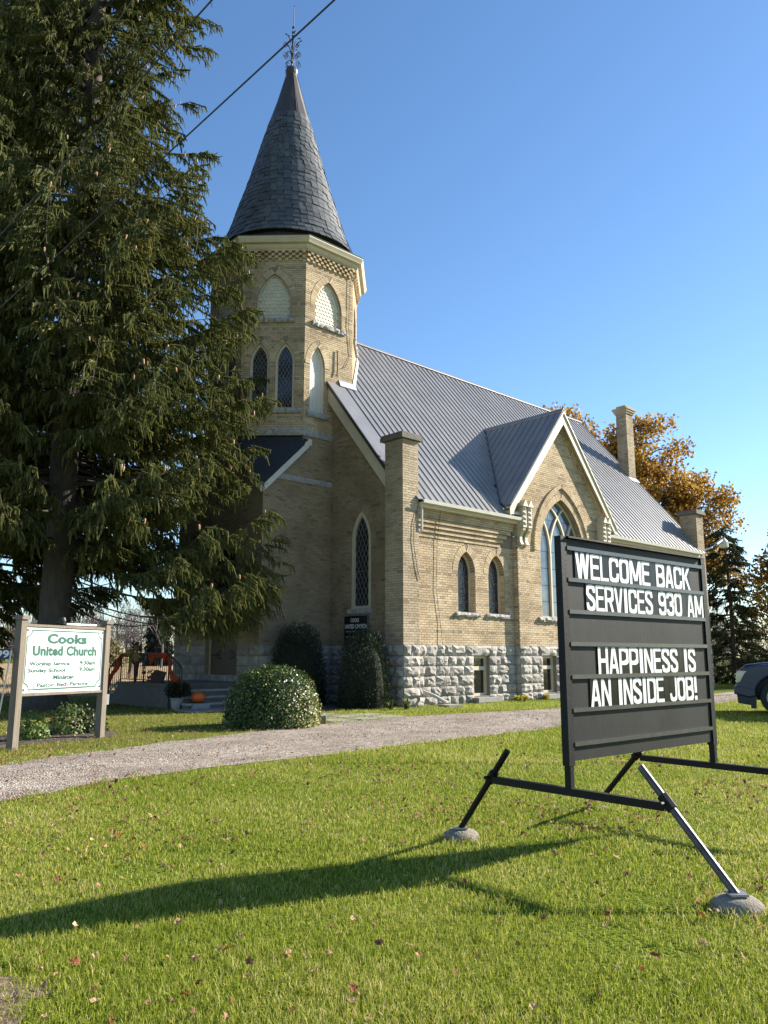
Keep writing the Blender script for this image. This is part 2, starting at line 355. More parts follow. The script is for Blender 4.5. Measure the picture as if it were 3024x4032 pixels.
class Wall:
    def __init__(s, name, p0, p1, poly, ops=(), reveal=.3, parent=church, matname='mortar'):
        s.p0 = Vector((p0[0], p0[1], 0)); d = Vector((p1[0]-p0[0], p1[1]-p0[1], 0)); s.len = d.length; s.u = d.normalized()
        s.n = Vector((s.u.y, -s.u.x, 0)); s.poly = poly; s.ops = list(ops); s.name = name
        b = MB(); loops = [poly]
        for op in s.ops:
            if op.get('none'): continue
            hp = arch_poly(op['c'], op['half'], op['z0'], op['zs'], op['rise']) if op['k'] == 'arch' else [(op['c']-op['half'], op['z0']), (op['c']-op['half'], op['z1']), (op['c']+op['half'], op['z1']), (op['c']+op['half'], op['z0'])]
            op['poly'] = hp; loops.append(hp)
        allp = [p for l in loops for p in l]
        tr = tessellate_polygon([[Vector((p[0], p[1], 0)) for p in l] for l in loops])
        b.add([s.P(*p) for p in allp], [tuple(t) for t in tr])
        for op in s.ops:
            if op.get('none'): continue
            hp = op['poly']; k = len(hp); dp = op.get('depth', reveal)
            b.add([s.P(*p) for p in hp] + [s.P(p[0], p[1], -dp) for p in hp], [(i, (i+1) % k, k+(i+1) % k, k+i) for i in range(k)] + [tuple(range(k, 2*k))])
        s.o = obj(name, b, matname, parent)
    def P(s, x, z, d=0): return s.p0 + s.u*x + ZUP*z + s.n*d
    def bricks(s, z0, z1, course=.0722, ln=.232, phase=0, vis=True, poly=None, proud=.006, d0=0, hdr=6):
        poly = poly or s.poly; nrow = int((z1-z0)/course+.5); c = (z1-z0)/nrow
        for i in range(nrow):
            za = z0+i*c; zm = za+c/2; iv = poly_intervals(poly, zm)
            for op in s.ops:
                ci = op_interval(op, zm)
                if ci: iv = subtract(iv, (ci[0]-.004, ci[1]+.004))
            head = hdr and (i % hdr == hdr-1); l_ = ln/2 if head else ln; off = (ln/2 if i % 2 else 0)+(ln/4 if head else 0)+phase
            for a, b_ in iv:
                k = math.floor((a-off)/l_)
                while off+k*l_ < b_:
                    x0 = max(a, off+k*l_)+.005; x1 = min(b_, off+(k+1)*l_)-.005; k += 1
                    if x1-x0 < .03: continue
                    addbrick(s, x0, x1, za+.006, za+c-.005, proud+d0+random.uniform(-.0012, .0012), vis, d0, head and random.random() < .6)
    def voussoirs(s, op, vis=True):
        b = MB(); Rr, off = arch_geo(op['half'], op['rise']); d = op['d']; dp = op.get('depth', .27)
        th = math.atan2(math.sqrt(Rr*Rr-off*off), off); n = max(5, int(Rr*th/.078))
        for side in (-1, 1):
            for i in range(n):
                t0 = th*i/n+.004/Rr; t1 = th*(i+1)/n-.004/Rr; ds = d if i < n-1 or side > 0 else d*.85
                q = []
                for (r_, t) in ((Rr, t0), (Rr+ds, t0), (Rr+ds, t1), (Rr, t1)):
                    x = r_*math.cos(t)-off
                    x = max(x, .002)
                    q.append((op['c']+side*x, op['zs']+r_*math.sin(t)))
                b.prism(q, s.p0, s.u, ZUP, s.n, -dp, .013+random.uniform(-.002, .002))
        # brick jambs in the reveal
        for side in (-1, 1):
            nz = int((op['zs']-op['z0'])/.0722); c = (op['zs']-op['z0'])/max(nz, 1)
            for i in range(nz):
                w = .018; x = op['c']+side*op['half']; z = op['z0']+i*c
                xs = (x-w, x+.008) if side < 0 else (x-.008, x+w)
                b.prism([(xs[0], z+.005), (xs[1], z+.005), (xs[1], z+c-.004), (xs[0], z+c-.004)], s.p0, s.u, ZUP, s.n, -dp, -.002)
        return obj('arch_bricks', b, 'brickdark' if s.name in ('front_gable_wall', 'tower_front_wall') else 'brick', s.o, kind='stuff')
def addbrick(w, x0, x1, z0, z1, proud, vis, d0=0, hd=False):
    if vis:
        c = w.P((x0+x1)/2, (z0+z1)/2); v = CC-c; f = v.normalized().dot(w.n)
        sc = (x1-x0)*(z1-z0)*max(f, 0)/v.length_squared*1e4
    else: sc = 0
    BR.append((sc, w, x0, x1, z0, z1, proud, d0))
    if hd: HD.add(id(BR[-1]))
def window(w, op, glass, frame='cream', ft=.07, rec=.13, lattice=None, bars=(), name='window', sill=None, mull=None):
    """frame ring, glass, leading lattice and sill for an arched opening"""
    root = obj(name, MB().prism(arch_poly(op['c'], op['half']-.002, op['z0']+.002, op['zs'], op['rise']-.003, ft*.8), w.p0, w.u, ZUP, w.n, -rec-.035, -rec-.025), glass, church)
    o_ = arch_poly(op['c'], op['half']-.004, op['z0']+.004, op['zs'], op['rise']-.004); i_ = arch_poly(op['c'], op['half']-.004, op['z0']+.004, op['zs'], op['rise']-.004, ft)
    b = MB(); k = len(o_)
    for d0, d1 in ((-rec-.05, -rec+.03),):
        vs = [w.P(*p, d1) for p in o_]+[w.P(*p, d1) for p in i_]+[w.P(*p, d0) for p in o_]+[w.P(*p, d0) for p in i_]
        fs = []
        for i in range(k):
            j = (i+1) % k; fs += [(i, j, k+j, k+i), (k+i, k+j, 3*k+j, 3*k+i), (2*k+i, 3*k+i, 3*k+j, 2*k+j), (i, 2*k+i, 2*k+j, j)]
        b.add(vs, fs)
    obj('window_frame', b, frame, root)
    if lattice or bars:
        b = MB(); cp = arch_poly(op['c'], op['half'], op['z0'], op['zs'], op['rise'], ft)
        def clipline(p, q):
            t0, t1 = 0, 1; n = len(cp)
            # arch outline is convex and clockwise
            for i in range(n):
                a, c = cp[i], cp[(i+1) % n]; nx, nz = -(c[1]-a[1]), c[0]-a[0]
                s0 = (p[0]-a[0])*nx+(p[1]-a[1])*nz; s1 = (q[0]-a[0])*nx+(q[1]-a[1])*nz
                s0, s1 = -s0, -s1
                if s0 < 0 and s1 < 0: return None
                if s0 < 0: t0 = max(t0, s0/(s0-s1))
                elif s1 < 0: t1 = min(t1, s0/(s0-s1))
            if t1-t0 < .02: return None
            L_ = lambda t: (p[0]+(q[0]-p[0])*t, p[1]+(q[1]-p[1])*t)
            return L_(t0), L_(t1)
        lines = []
        if lattice:
            sx, sz = lattice; top = op['zs']+op['rise']; H_ = top-op['z0']; wd = op['half']*2
            nn = int((wd+H_*sx/sz)/sx)+2
            for i in range(-nn, nn):
                x = op['c']-op['half']+i*sx
                lines.append(((x, op['z0']), (x+H_*sx/sz, top))); lines.append(((x, top), (x+H_*sx/sz, op['z0'])))
        for z in bars: lines.append(((op['c']-op['half'], z), (op['c']+op['half'], z)))
        for p, q in lines:
            r_ = clipline(p, q)
            if not r_: continue
            (x0, z0), (x1, z1) = r_; dx, dz = x1-x0, z1-z0; l_ = math.hypot(dx, dz)
            if l_ < .02: continue
            wd_ = .006; nx, nz = -dz/l_*wd_, dx/l_*wd_
            b.prism([(x0-nx, z0-nz), (x1-nx, z1-nz), (x1+nx, z1+nz), (x0+nx, z0+nz)], w.p0, w.u, ZUP, w.n, -rec-.03, -rec-.012)
        if b.v: obj('leading', b, 'lead', root)
    if sill: rough_sill(w, op['c']-sill[0], op['c']+sill[0], op['z0']-sill[1], op['z0']-.004, sill[2], root)
    return root
def rough_sill(w, x0, x1, z0, z1, proud, parent, name='sill', m='sill'):
    n = max(4, int((x1-x0)/.09)); rows = []
    vs = []; fs = []
    prof = [(0, z0, -.12), (1, z0, .75), (2, z0+(z1-z0)*.4, 1.05), (3, z1-(z1-z0)*.12, .85), (4, z1, .6), (5, z1, -.12)]
    for i in range(n+1):
        x = x0+(x1-x0)*i/n
        for k, (j, z, d) in enumerate(prof):
            dd = d*proud if d > 0 else d
            if 0 < k < 4: dd += random.uniform(-.3, .3)*proud; z += random.uniform(-.012, .012)*(k in (2, 3))
            vs.append(w.P(x, z, dd))
    m_ = len(prof)
    for i in range(n):
        for k in range(m_): a = i*m_+k; b = i*m_+(k+1) % m_; fs.append((a, b, b+m_, a+m_))
    fs.append(tuple(range(m_))); fs.append(tuple(range(n*m_, n*m_+m_)))
    return obj(name, MB().add(vs, fs), m, parent)
STW = MB()
def stone_grid(W_, x0, x1, z0, z1, prd, seed):
    r_ = random.Random(seed); nx = max(3, min(6, int((x1-x0)/.11))); nz = 4; vs = []; fs = []
    for j in range(nz+1):
        for i in range(nx+1):
            e = i in (0, nx) or j in (0, nz)
            x = x0+(x1-x0)*i/nx+(0 if e else r_.uniform(-.035, .035)); z = z0+(z1-z0)*j/nz+(0 if e else r_.uniform(-.02, .02))
            if e: x += r_.uniform(-.008, .008); z += r_.uniform(-.006, .006)
            d = (r_.uniform(.004, .03) if e else prd*r_.uniform(.42, 1.08))
            vs.append(W_.P(x, z, d))
    w_ = nx+1
    for j in range(nz):
        for i in range(nx):
            a = j*w_+i; fs += [(a, a+1, a+w_+1), (a, a+w_+1, a+w_)] if r_.random() < .5 else [(a, a+1, a+w_), (a+1, a+w_+1, a+w_)]
    ring = [i for i in range(w_)]+[j*w_+nx for j in range(1, nz+1)]+[nz*w_+i for i in range(nx-1, -1, -1)]+[j*w_ for j in range(nz-1, 0, -1)]
    n0 = len(vs); k = len(ring)
    vs += [Vector(vs[i])-W_.n*(.03) for i in ring]
    for i in range(k): fs.append((ring[i], ring[(i+1) % k], n0+(i+1) % k, n0+i))
    return vs, fs
ROWS = [0, .25, .54, .84, 1.13, 1.42, 1.74]
def stones(w, poly=None, single=True, prd=.085, seed=0):
    poly = poly or [(0, 0), (w.len, 0), (w.len, 1.74), (0, 1.74)]
    for r_ in range(6):
        z0, z1 = ROWS[r_]+.008, ROWS[r_+1]-.008; zm = (z0+z1)/2; iv = poly_intervals(poly, zm)
        for op in w.ops:
            ci = op_interval(op, zm)
            if not ci:
                if op['k'] == 'rect' and z0 < op['z0'] < z1: ci = (op['c']-op['half'], op['c']+op['half'])
                elif op['k'] == 'rect' and z0 < op['z1'] < z1: ci = (op['c']-op['half'], op['c']+op['half'])
            if ci: iv = subtract(iv, ci)
        for a, b_ in iv:
            x = a
            while x < b_-.02:
                l_ = random.uniform(.3, .68); e = x+l_
                if b_-e < .22: e = b_
                vs, fs = stone_grid(w, x+.008, e-.008, z0, z1, prd, random.random())
                if single: obj('stone', MB().add(vs, fs), 'stone', w.o)
                else: STW.add(vs, fs)
                x = e
HR = lambda: None
A_ = lambda c, half, z0, zs, rise, d=.235, **k: dict(k='arch', c=c, half=half, z0=z0, zs=zs, rise=rise, d=d, **k)
Q_ = lambda c, half, z0, z1, **k: dict(k='rect', c=c, half=half, z0=z0, z1=z1, **k)
def rect(l, z0, z1, x0=0): return [(x0, z0), (l, z0), (l, z1), (x0, z1)]
SLOPE = 1.2; EZ = 6.05; EB = -.05; RB = 6.2; RZ = EZ+SLOPE*(RB-EB)      # nave roof
zroof = lambda b: EZ+SLOPE*(b-EB)
BC = 8.12; BRZ = 10.32                                               # bay gable centre and ridge
# --- nave side wall (two stretches either side of the bay)
lan = [A_(2.99-.66, .41, 2.74, 4.02, .63), A_(4.47-.66, .41, 2.74, 4.02, .63)]
bw1 = Q_(3.62-.66, .38, .2, 1.43, depth=.2)
w_side = Wall('side_wall', (.66, .2), (5.36, .2), rect(4.7, 0, 5.95), lan+[bw1])
w_side.bricks(1.74, 4.92, phase=.05)
stones(w_side)
for op in lan:
    w_side.voussoirs(op); window(w_side, op, 'stained', bars=(3.1, 3.75), sill=(.56, .13, .09), rec=.21, ft=.055)
# corbelled courses below the eave: each course of bricks stands further out
zc = 4.92
for i, (pr, xr) in enumerate([(.03, 4.0), (.0, 4.05), (.055, 4.15), (.02, 4.2), (.08, 4.3), (.045, 4.35), (.105, 4.5), (.08, 4.52), (.115, 4.62), (.115, 4.66), (.12, 4.68), (.12, 4.69), (.12, 4.69)]):
    c = .0722; b = MB(); z0 = zc+i*c; h = (i in (8, 11)); l_ = .116 if h else .232
    b.prism([(.0, z0), (xr, z0), (xr, z0+c-.001), (.0, z0+c-.001)], w_side.p0, w_side.u, ZUP, w_side.n, -.02, pr); obj('corbel_course', b, 'mortar', w_side.o)
    x = (0 if i % 2 else -.116)
    while x < xr:
        a, e = max(0, x)+.005, min(x+l_, xr)-.003
        if e-a > .03: addbrick(w_side, a, e, z0+.006, z0+c-.005, pr+.006, True, pr)
        x += l_
w_side2 = Wall('side_wall', (10.92, .2), (18.6, .2), rect(7.68, 0, 5.95), [A_(1.6, .41, 2.74, 4.02, .63), A_(3.1, .41, 2.74, 4.02, .63), A_(5.6, .41, 2.74, 4.02, .63)])
w_side2.bricks(1.74, 5.9, vis=False); stones(w_side2, single=False)
for op in w_side2.ops: w_side2.voussoirs(op); window(w_side2, op, 'stained', sill=(.56, .13, .09))
# --- bay with big traceried window
PT = lambda a: BRZ-.3-SLOPE*abs(a-BC)
bx0, bx1 = 5.36, 10.92; bl = bx1-bx0
gp = lambda off: [(0, 0), (bl, 0), (bl, PT(bx1)), (BC-bx0, PT(BC)), (0, PT(bx0))]
bigop = A_(8.1-bx0, 1.36, 2.72, 5.0, 1.98, .24, depth=.36)
bw2 = Q_(7.03-bx0, .38, .2, 1.43, depth=.2); bw3 = Q_(9.2-bx0, .38, .2, 1.43, depth=.2)
w_bay = Wall('bay_wall', (bx0, .06), (bx1, .06), gp(0), [bigop, bw2, bw3])
w_bay.bricks(1.74, 9.9, phase=.1)
stones(w_bay, rect(bl-.6, 0, 1.74, .6)); w_bay.voussoirs(bigop)
for xa, pa, pb in ((bx0, .6, .058), (bx1, .058, .6)):
    wr = Wall('bay_return', (xa, pa), (xa, pb), rect(abs(pa-pb), 5.36, 6.7)); wr.bricks(5.38, 6.68, vis=False)
# second, outer order of the arch standing proud
op2 = A_(8.1-bx0, 1.36+.26, 2.72, 5.0, 1.98+.42, .15, depth=-.0)
b = MB(); Rr, off = arch_geo(op2['half'], op2['rise']); th = math.atan2(math.sqrt(Rr*Rr-off*off), off); n = 34
for sd in (-1, 1):
    for i in range(n):
        t0 = th*i/n+.003; t1 = th*(i+1)/n-.003
        q = [(op2['c']+sd*max(.002, r_*math.cos(t)-off), 5.0+r_*math.sin(t)) for r_, t in ((Rr, t0), (Rr+.15, t0), (Rr+.15, t1), (Rr, t1))]
        b.prism(q, w_bay.p0, w_bay.u, ZUP, w_bay.n, -.02, .07)
obj('arch_bricks', b, 'brick', w_bay.o, kind='stuff')
def cliparch(poly, cp):
    out = poly; n = len(cp)
    for i in range(n):
        a, c = cp[i], cp[(i+1) % n]; nx, nz = (c[1]-a[1]), -(c[0]-a[0]); inp = out; out = []
        f = lambda p: (p[0]-a[0])*nx+(p[1]-a[1])*nz
        for j in range(len(inp)):
            p, q = inp[j], inp[(j+1) % len(inp)]; fp, fq = f(p), f(q)
            if fp >= 0: out.append(p)
            if (fp >= 0) != (fq >= 0): t = fp/(fp-fq); out.append((p[0]+(q[0]-p[0])*t, p[1]+(q[1]-p[1])*t))
        if not out: return []
    return out
def big_window():
    op = bigop; c = op['c']; rec = .24
    root = window(w_bay, op, 'dark', ft=.09, rec=rec, name='tracery_window')
    cp = arch_poly(c, op['half'], op['z0'], op['zs'], op['rise'], .09)
    m1, m2 = c-.5, c+.5
    cols = [(c-1.36, m1), (m1, m2), (m2, c+1.36)]; zs = [2.72, 3.28, 3.85, 4.45, 5.05, 5.65, 6.2, 7.0]
    for (a, e) in cols:
        for z0, z1 in zip(zs, zs[1:]):
            q = cliparch([(a+.006, z0+.008), (a+.006, z1-.008), (e-.006, z1-.008), (e-.006, z0+.008)], cp)
            if len(q) < 3: continue
            tl = random.uniform(-.006, .006); t2 = random.uniform(-.006, .006); b = MB()
            vs = [w_bay.P(p[0], p[1], -rec+.0+tl*(p[0]-a)+t2*(p[1]-z0)) for p in q]; b.add(vs, [tuple(range(len(q)))])
            obj('pane', b, 'bigglass', root)
    Rr, off = arch_geo(op['half']-.05, op['rise']-.07)
    # mullions and intersecting arcs
    for mx in (m1, m2):
        b = MB(); wd = .04
        b.prism([(mx-wd, 2.75), (mx+wd, 2.75), (mx+wd, 5.0), (mx-wd, 5.0)], w_bay.p0, w_bay.u, ZUP, w_bay.n, -rec-.01, -rec+.075)
        obj('mullion', b, 'cream', root)
        for sd in (-1, 1):
            b = MB(); pts = []
            for i in range(30):
                t = i*.045; x = mx+sd*(Rr-Rr*math.cos(t)); z = 5.0+Rr*math.sin(t)
                g = all((x-cp[k][0])*(cp[(k+1) % len(cp)][1]-cp[k][1])-(z-cp[k][1])*(cp[(k+1) % len(cp)][0]-cp[k][0]) >= 0 for k in range(len(cp)))
                if i and not g: pts.append((x, z)); break
                pts.append((x, z))
            for (x0, z0), (x1, z1) in zip(pts, pts[1:]):
                dx, dz = x1-x0, z1-z0; l_ = math.hypot(dx, dz); nx, nz = -dz/l_*.034, dx/l_*.034
                b.prism([(x0-nx, z0-nz), (x0+nx, z0+nz), (x1+nx, z1+nz), (x1-nx, z1-nz)], w_bay.p0, w_bay.u, ZUP, w_bay.n, -rec-.01, -rec+.07-.002*(sd > 0))
            obj('tracery_bar', b, 'cream', root)
    rough_sill(w_bay, c-1.6, c+1.6, 2.56, 2.716, .1, root)
big_window()
# bay pilasters, brackets, stepped gable corbels
for x0 in (bx0, bx1-.6):
    wp = Wall('pilaster', (x0, 0), (x0+.6, 0), rect(.6, 0, 5.35)); wp.bricks(1.74, 5.3, phase=.03)
    stones(wp)
    for (xa, xb, pa, pb) in ((x0, x0, .26, 0), (x0+.6, x0+.6, 0, .26)):
        wr = Wall('pilaster_return', (xa, pa), (xb, pb), rect(.26, 0, 5.35)); wr.bricks(1.74, 5.3, vis=False); stones(wr, prd=.03)
    for k, xb in enumerate((x0+.06, x0+.36)):
        br = empty('bracket', (xb, 0, 0)); br.parent = church
        b = MB(); b.prism([(0, 5.66), (.19, 5.66), (.19, 6.42), (0, 6.42)], (0, 0, 0), (1, 0, 0), (0, 0, 1), (0, -1, 0), -.05, .24); obj('bracket_block', b, 'cream', br)
        b = MB(); b.prism([(-.05, 6.36), (.24, 6.36), (.095, 6.6)], (0, 0, 0), (1, 0, 0), (0, 0, 1), (0, -1, 0), -.05, .3); obj('gablet', b, 'cream', br)
        for i in range(4):
            b = MB(); zc_ = 5.72+i*.165; o = (.095, -.24, zc_+.07); b.add([(.03, -.241, zc_), (.16, -.241, zc_), (.16, -.241, zc_+.14), (.03, -.241, zc_+.14), (.095, -.29, zc_+.07)], [(0, 1, 4), (1, 2, 4), (2, 3, 4), (3, 0, 4)]); obj('diamond_stud', b, 'cream', br)
        prof = [(-.05, 5.08), (.05, 5.06), (.10, 5.13), (.06, 5.22), (.06, 5.35), (.12, 5.48), (.2, 5.56), (.22, 5.655), (-.05, 5.655)]
        b = MB(); b.prism(prof, (.03, 0, 0), (0, -1, 0), (0, 0, 1), (1, 0, 0), 0, .13); obj('scroll', b, 'cream', br)
        b = MB(); b.tube([(.02, -.06, 5.11), (.17, -.06, 5.11)], .055, 10); obj('scroll_roll', b, 'cream', br)
b = MB()
for sd in (-1, 1):
    for lay, pr in ((0, .14), (1, .10), (2, .06)):
        n = 34
        for i in range(n):
            t = i/n; a0 = BC+sd*(2.78*t+.02); a1 = BC+sd*(2.78*(t+1/n)-.004+.02); z0 = PT(a0)-lay*.1; z1 = PT(a1)-lay*.1
            drop = .1 if lay < 2 else (.13 if i % 2 else .07)
            b.prism([(a0-bx0, z0-drop), (a1-bx0, z1-drop), (a1-bx0, z1-.006), (a0-bx0, z0-.006)], w_bay.p0, w_bay.u, ZUP, w_bay.n, -.02, pr)
obj('gable_corbel_bricks', b, 'brick', w_bay.o, kind='stuff')
for op, wl in ((bw1, w_side), (bw2, w_bay), (bw3, w_bay)):
    c = op['c']; h = op['half']; z0, z1 = op['z0'], op['z1']; d = -.15
    fr = MB()
    for (a, e, f, g) in ((c-h, c-h+.09, z0, z1), (c+h-.09, c+h, z0, z1), (c-h, c+h, z1-.09, z1), (c-h, c+h, z0, z0+.08), (c-h, c+h, z0+.78, z0+.9)):
        fr.prism([(a, f), (e, f), (e, g), (a, g)], wl.p0, wl.u, ZUP, wl.n, d-.04, d+.04-.001*random.random())
    root = obj('basement_window', fr, 'cream', church)
    for (f, g) in ((z0+.08, z0+.78), (z0+.9, z1-.09)):
        b = MB(); b.prism([(c-h+.09, f), (c+h-.09, f), (c+h-.09, g), (c-h+.09, g)], wl.p0, wl.u, ZUP, wl.n, d-.03, d-.02); obj('pane', b, 'darkglass', root)
    vs, fs = stone_grid(wl, c-h-.1, c+h+.12, 1.435, 1.735, .07, 5); obj('lintel', MB().add(vs, fs), 'stone', root)
    b = MB(); b.prism([(c-h-.12, .02), (c+h+.28, .02), (c+h+.28, .16), (c-h-.12, .16)], wl.p0, wl.u, ZUP, wl.n, .05, .3); obj('window_well_board', b, 'concrete', root)
# --- corner piers
def pier(x0, seed, vis):
    for k, (p, q) in enumerate((((x0, 0), (x0+.66, 0)), ((x0, .74), (x0, 0)), ((x0+.66, 0), (x0+.66, .74)), ((x0+.66, .74), (x0, .74)))):
        l_ = .66 if k in (0, 3) else .74
        w = Wall('corner_pier', p, q, rect(l_, 0, 7.74)); PIERW.append(w); w.bricks(1.74, 7.72, phase=.05*k, vis=vis and k < 2)
        stones(w, rect(l_, 0, 1.74), single=vis and k < 2)
    b = MB(); b.box((x0-.11, -.11, 7.74), (x0+.77, .85, 7.86)); b.box((x0-.08, -.08, 7.86), (x0+.74, .82, 7.93)); obj('pier_cap', b, 'capstone', church)
pier(0, 1, True); pier(18.58, 2, False)
# --- front gable wall left of the pier, with tall lancet; hidden walls behind
fo = A_(3.62-2.14, .46, 2.84, 4.95, .95, .235, depth=.2)
w_front = Wall('front_gable_wall', (.3, 3.62), (.3, .7), [(0, 0), (2.92, 0), (2.92, zroof(.7)-.3), (0, zroof(3.62)-.3)], [fo])
w_front.bricks(1.74, 9.9, phase=.07); stones(w_front); w_front.voussoirs(fo)
window(w_front, fo, 'darkglass', frame='cream', ft=.13, rec=.05, lattice=(.17, .33), bars=(4.0,), sill=(.55, .16, .07))
w_front2 = Wall('front_gable_wall', (.3, 12.2), (.3, 8.62), [(0, 0), (3.58, 0), (3.58, zroof(2*RB-8.62)-.3), (0, zroof(2*RB-12.2)-.3)]); w_front2.bricks(1.74, 10, vis=False); stones(w_front2, single=False)
w_far = Wall('side_wall', (18.6, 12.2), (.3, 12.2), rect(18.3, 0, 5.95))
w_back = Wall('back_gable_wall', (19.1, .2), (19.1, 12.2), [(0, 0), (12, 0), (12, 5.9), (6, RZ-.3), (0, 5.9)])
# --- roof
sl_ang = math.atan(SLOPE); LS = (RB-EB)*math.sqrt(1+SLOPE**2)
def panel_mesh(length, wd=.3, name='roof_panel'):
    prof = [(0, 0), (wd-.034, 0), (wd-.026, .03), (wd-.008, .03), (wd, 0), (wd, -.03), (0, -.03)]
    b = MB(); k = len(prof); vs = [(x, 0, z) for x, z in prof]+[(x, length, z) for x, z in prof]
    b.add(vs, [(i, (i+1) % k, k+(i+1) % k, k+i) for i in range(k)]+[tuple(range(k))[::-1], tuple(range(k, 2*k))])
    me = b.mesh(name); me.materials.append(M['roof']); return me
pm_full = panel_mesh(LS-.02)
x = .55; i = 0
short = (1.1)*math.sqrt(1+SLOPE**2); pm_short = panel_mesh(LS-.02-short)
while x < 18.95:
    inbay = 5.2 < x < 11.0
    o = obj('roof_panel', pm_short if inbay else pm_full, None, church)
    o.location = (x, EB-.06+(1.1 if inbay else 0), EZ-.072+(1.1*SLOPE if inbay else 0)); o.rotation_euler = (sl_ang, 0, 0); x += .3
o = obj('far_roof_slope', MB().add([(.08, RB, RZ), (19.25, RB, RZ), (19.25, 2*RB-EB+.1, EZ-.1), (.08, 2*RB-EB+.1, EZ-.1), (.08, RB, RZ-.1), (19.25, RB, RZ-.1), (19.25, 2*RB-EB+.1, EZ-.2), (.08, 2*RB-EB+.1, EZ-.2)], [(0, 1, 2, 3), (4, 7, 6, 5), (0, 3, 7, 4), (1, 5, 6, 2), (3, 2, 6, 7)]), 'roof', church)
def slab(name, pts, th, m, parent=church):
    n = (Vector(pts[1])-Vector(pts[0])).cross(Vector(pts[2])-Vector(pts[0])).normalized(); k = len(pts)
    b = MB(); b.add([Vector(p) for p in pts]+[Vector(p)-n*th for p in pts], [tuple(range(k)), tuple(range(k, 2*k))[::-1]]+[(i, k+i, k+(i+1) % k, (i+1) % k) for i in range(k)])
    return obj(name, b, m, parent)
slab('verge_trim', [(.06, .62, zroof(.62)), (.56, .62, zroof(.62)), (.56, RB, RZ), (.06, RB, RZ)], .05, 'roof')
slab('verge_trim', [(18.93, EB, EZ), (19.22, EB, EZ), (19.22, RB, RZ), (18.93, RB, RZ)], .05, 'roof')
b = MB(); b.prism([(.6, zroof(.6)-.16), (RB, RZ-.16), (RB, RZ-.005), (.6, zroof(.6)-.005)], (.03, 0, 0), (0, 1, 0), (0, 0, 1), (1, 0, 0), 0, .03); obj('rake_edge', b, 'rib', church)
b = MB(); b.prism([(.72, zroof(.72)-.72), (RB, RZ-.72), (RB, RZ-.14), (.72, zroof(.72)-.14)], (.1, 0, 0), (0, 1, 0), (0, 0, 1), (1, 0, 0), 0, .1)
obj('rake_fascia', b, 'cream', church)
b = MB(); b.prism([(.72, zroof(.72)-.8), (RB, RZ-.8), (RB, RZ-.7), (.72, zroof(.72)-.7)], (.2, 0, 0), (0, 1, 0), (0, 0, 1), (1, 0, 0), 0, .1); obj('rake_corbel', b, 'brick', church)
b = MB(); b.prism([(-.13, -.09), (0, .035), (.13, -.09), (.13, -.12), (0, 0.0), (-.13, -.12)], (.05, RB, RZ+.03), (0, 1, 0), (0, 0, 1), (1, 0, 0), 0, 19.2); obj('ridge_cap', b, 'roof', church)
# gutter
def gutter(x0, x1):
    b = MB(); pr = [(EB-.02, 5.86), (EB-.16, 5.87), (EB-.18, 5.97), (EB-.15, 5.975), (EB-.14, 5.9), (EB-.02, 5.89)]
    b.prism(pr, (x0, 0, 0), (0, 1, 0), (0, 0, 1), (1, 0, 0), 0, x1-x0); g = obj('gutter', b, 'white', church)
    b = MB(); b.box((x0+.002, EB-.015, 5.76), (x1-.002, .2, 5.9)); obj('eave_fascia', b, 'cream', g)
    b = MB(); b.prism([(EB-.1, 5.985), (EB+.1, 5.985+.02), (EB+.1, 5.94), (EB-.1, 5.94)], (x0, 0, 0), (0, 1, 0), (0, 0, 1), (1, 0, 0), 0, x1-x0); obj('drip_edge', b, 'rib', g)
gutter(.68, 5.5); gutter(10.85, 18.6)
b = MB(); b.tube([(.74, -.06, 5.86), (.74, -.05, 5.1), (.72, .02, 5.0)], .035, 6); obj('downspout', b, 'white', church)
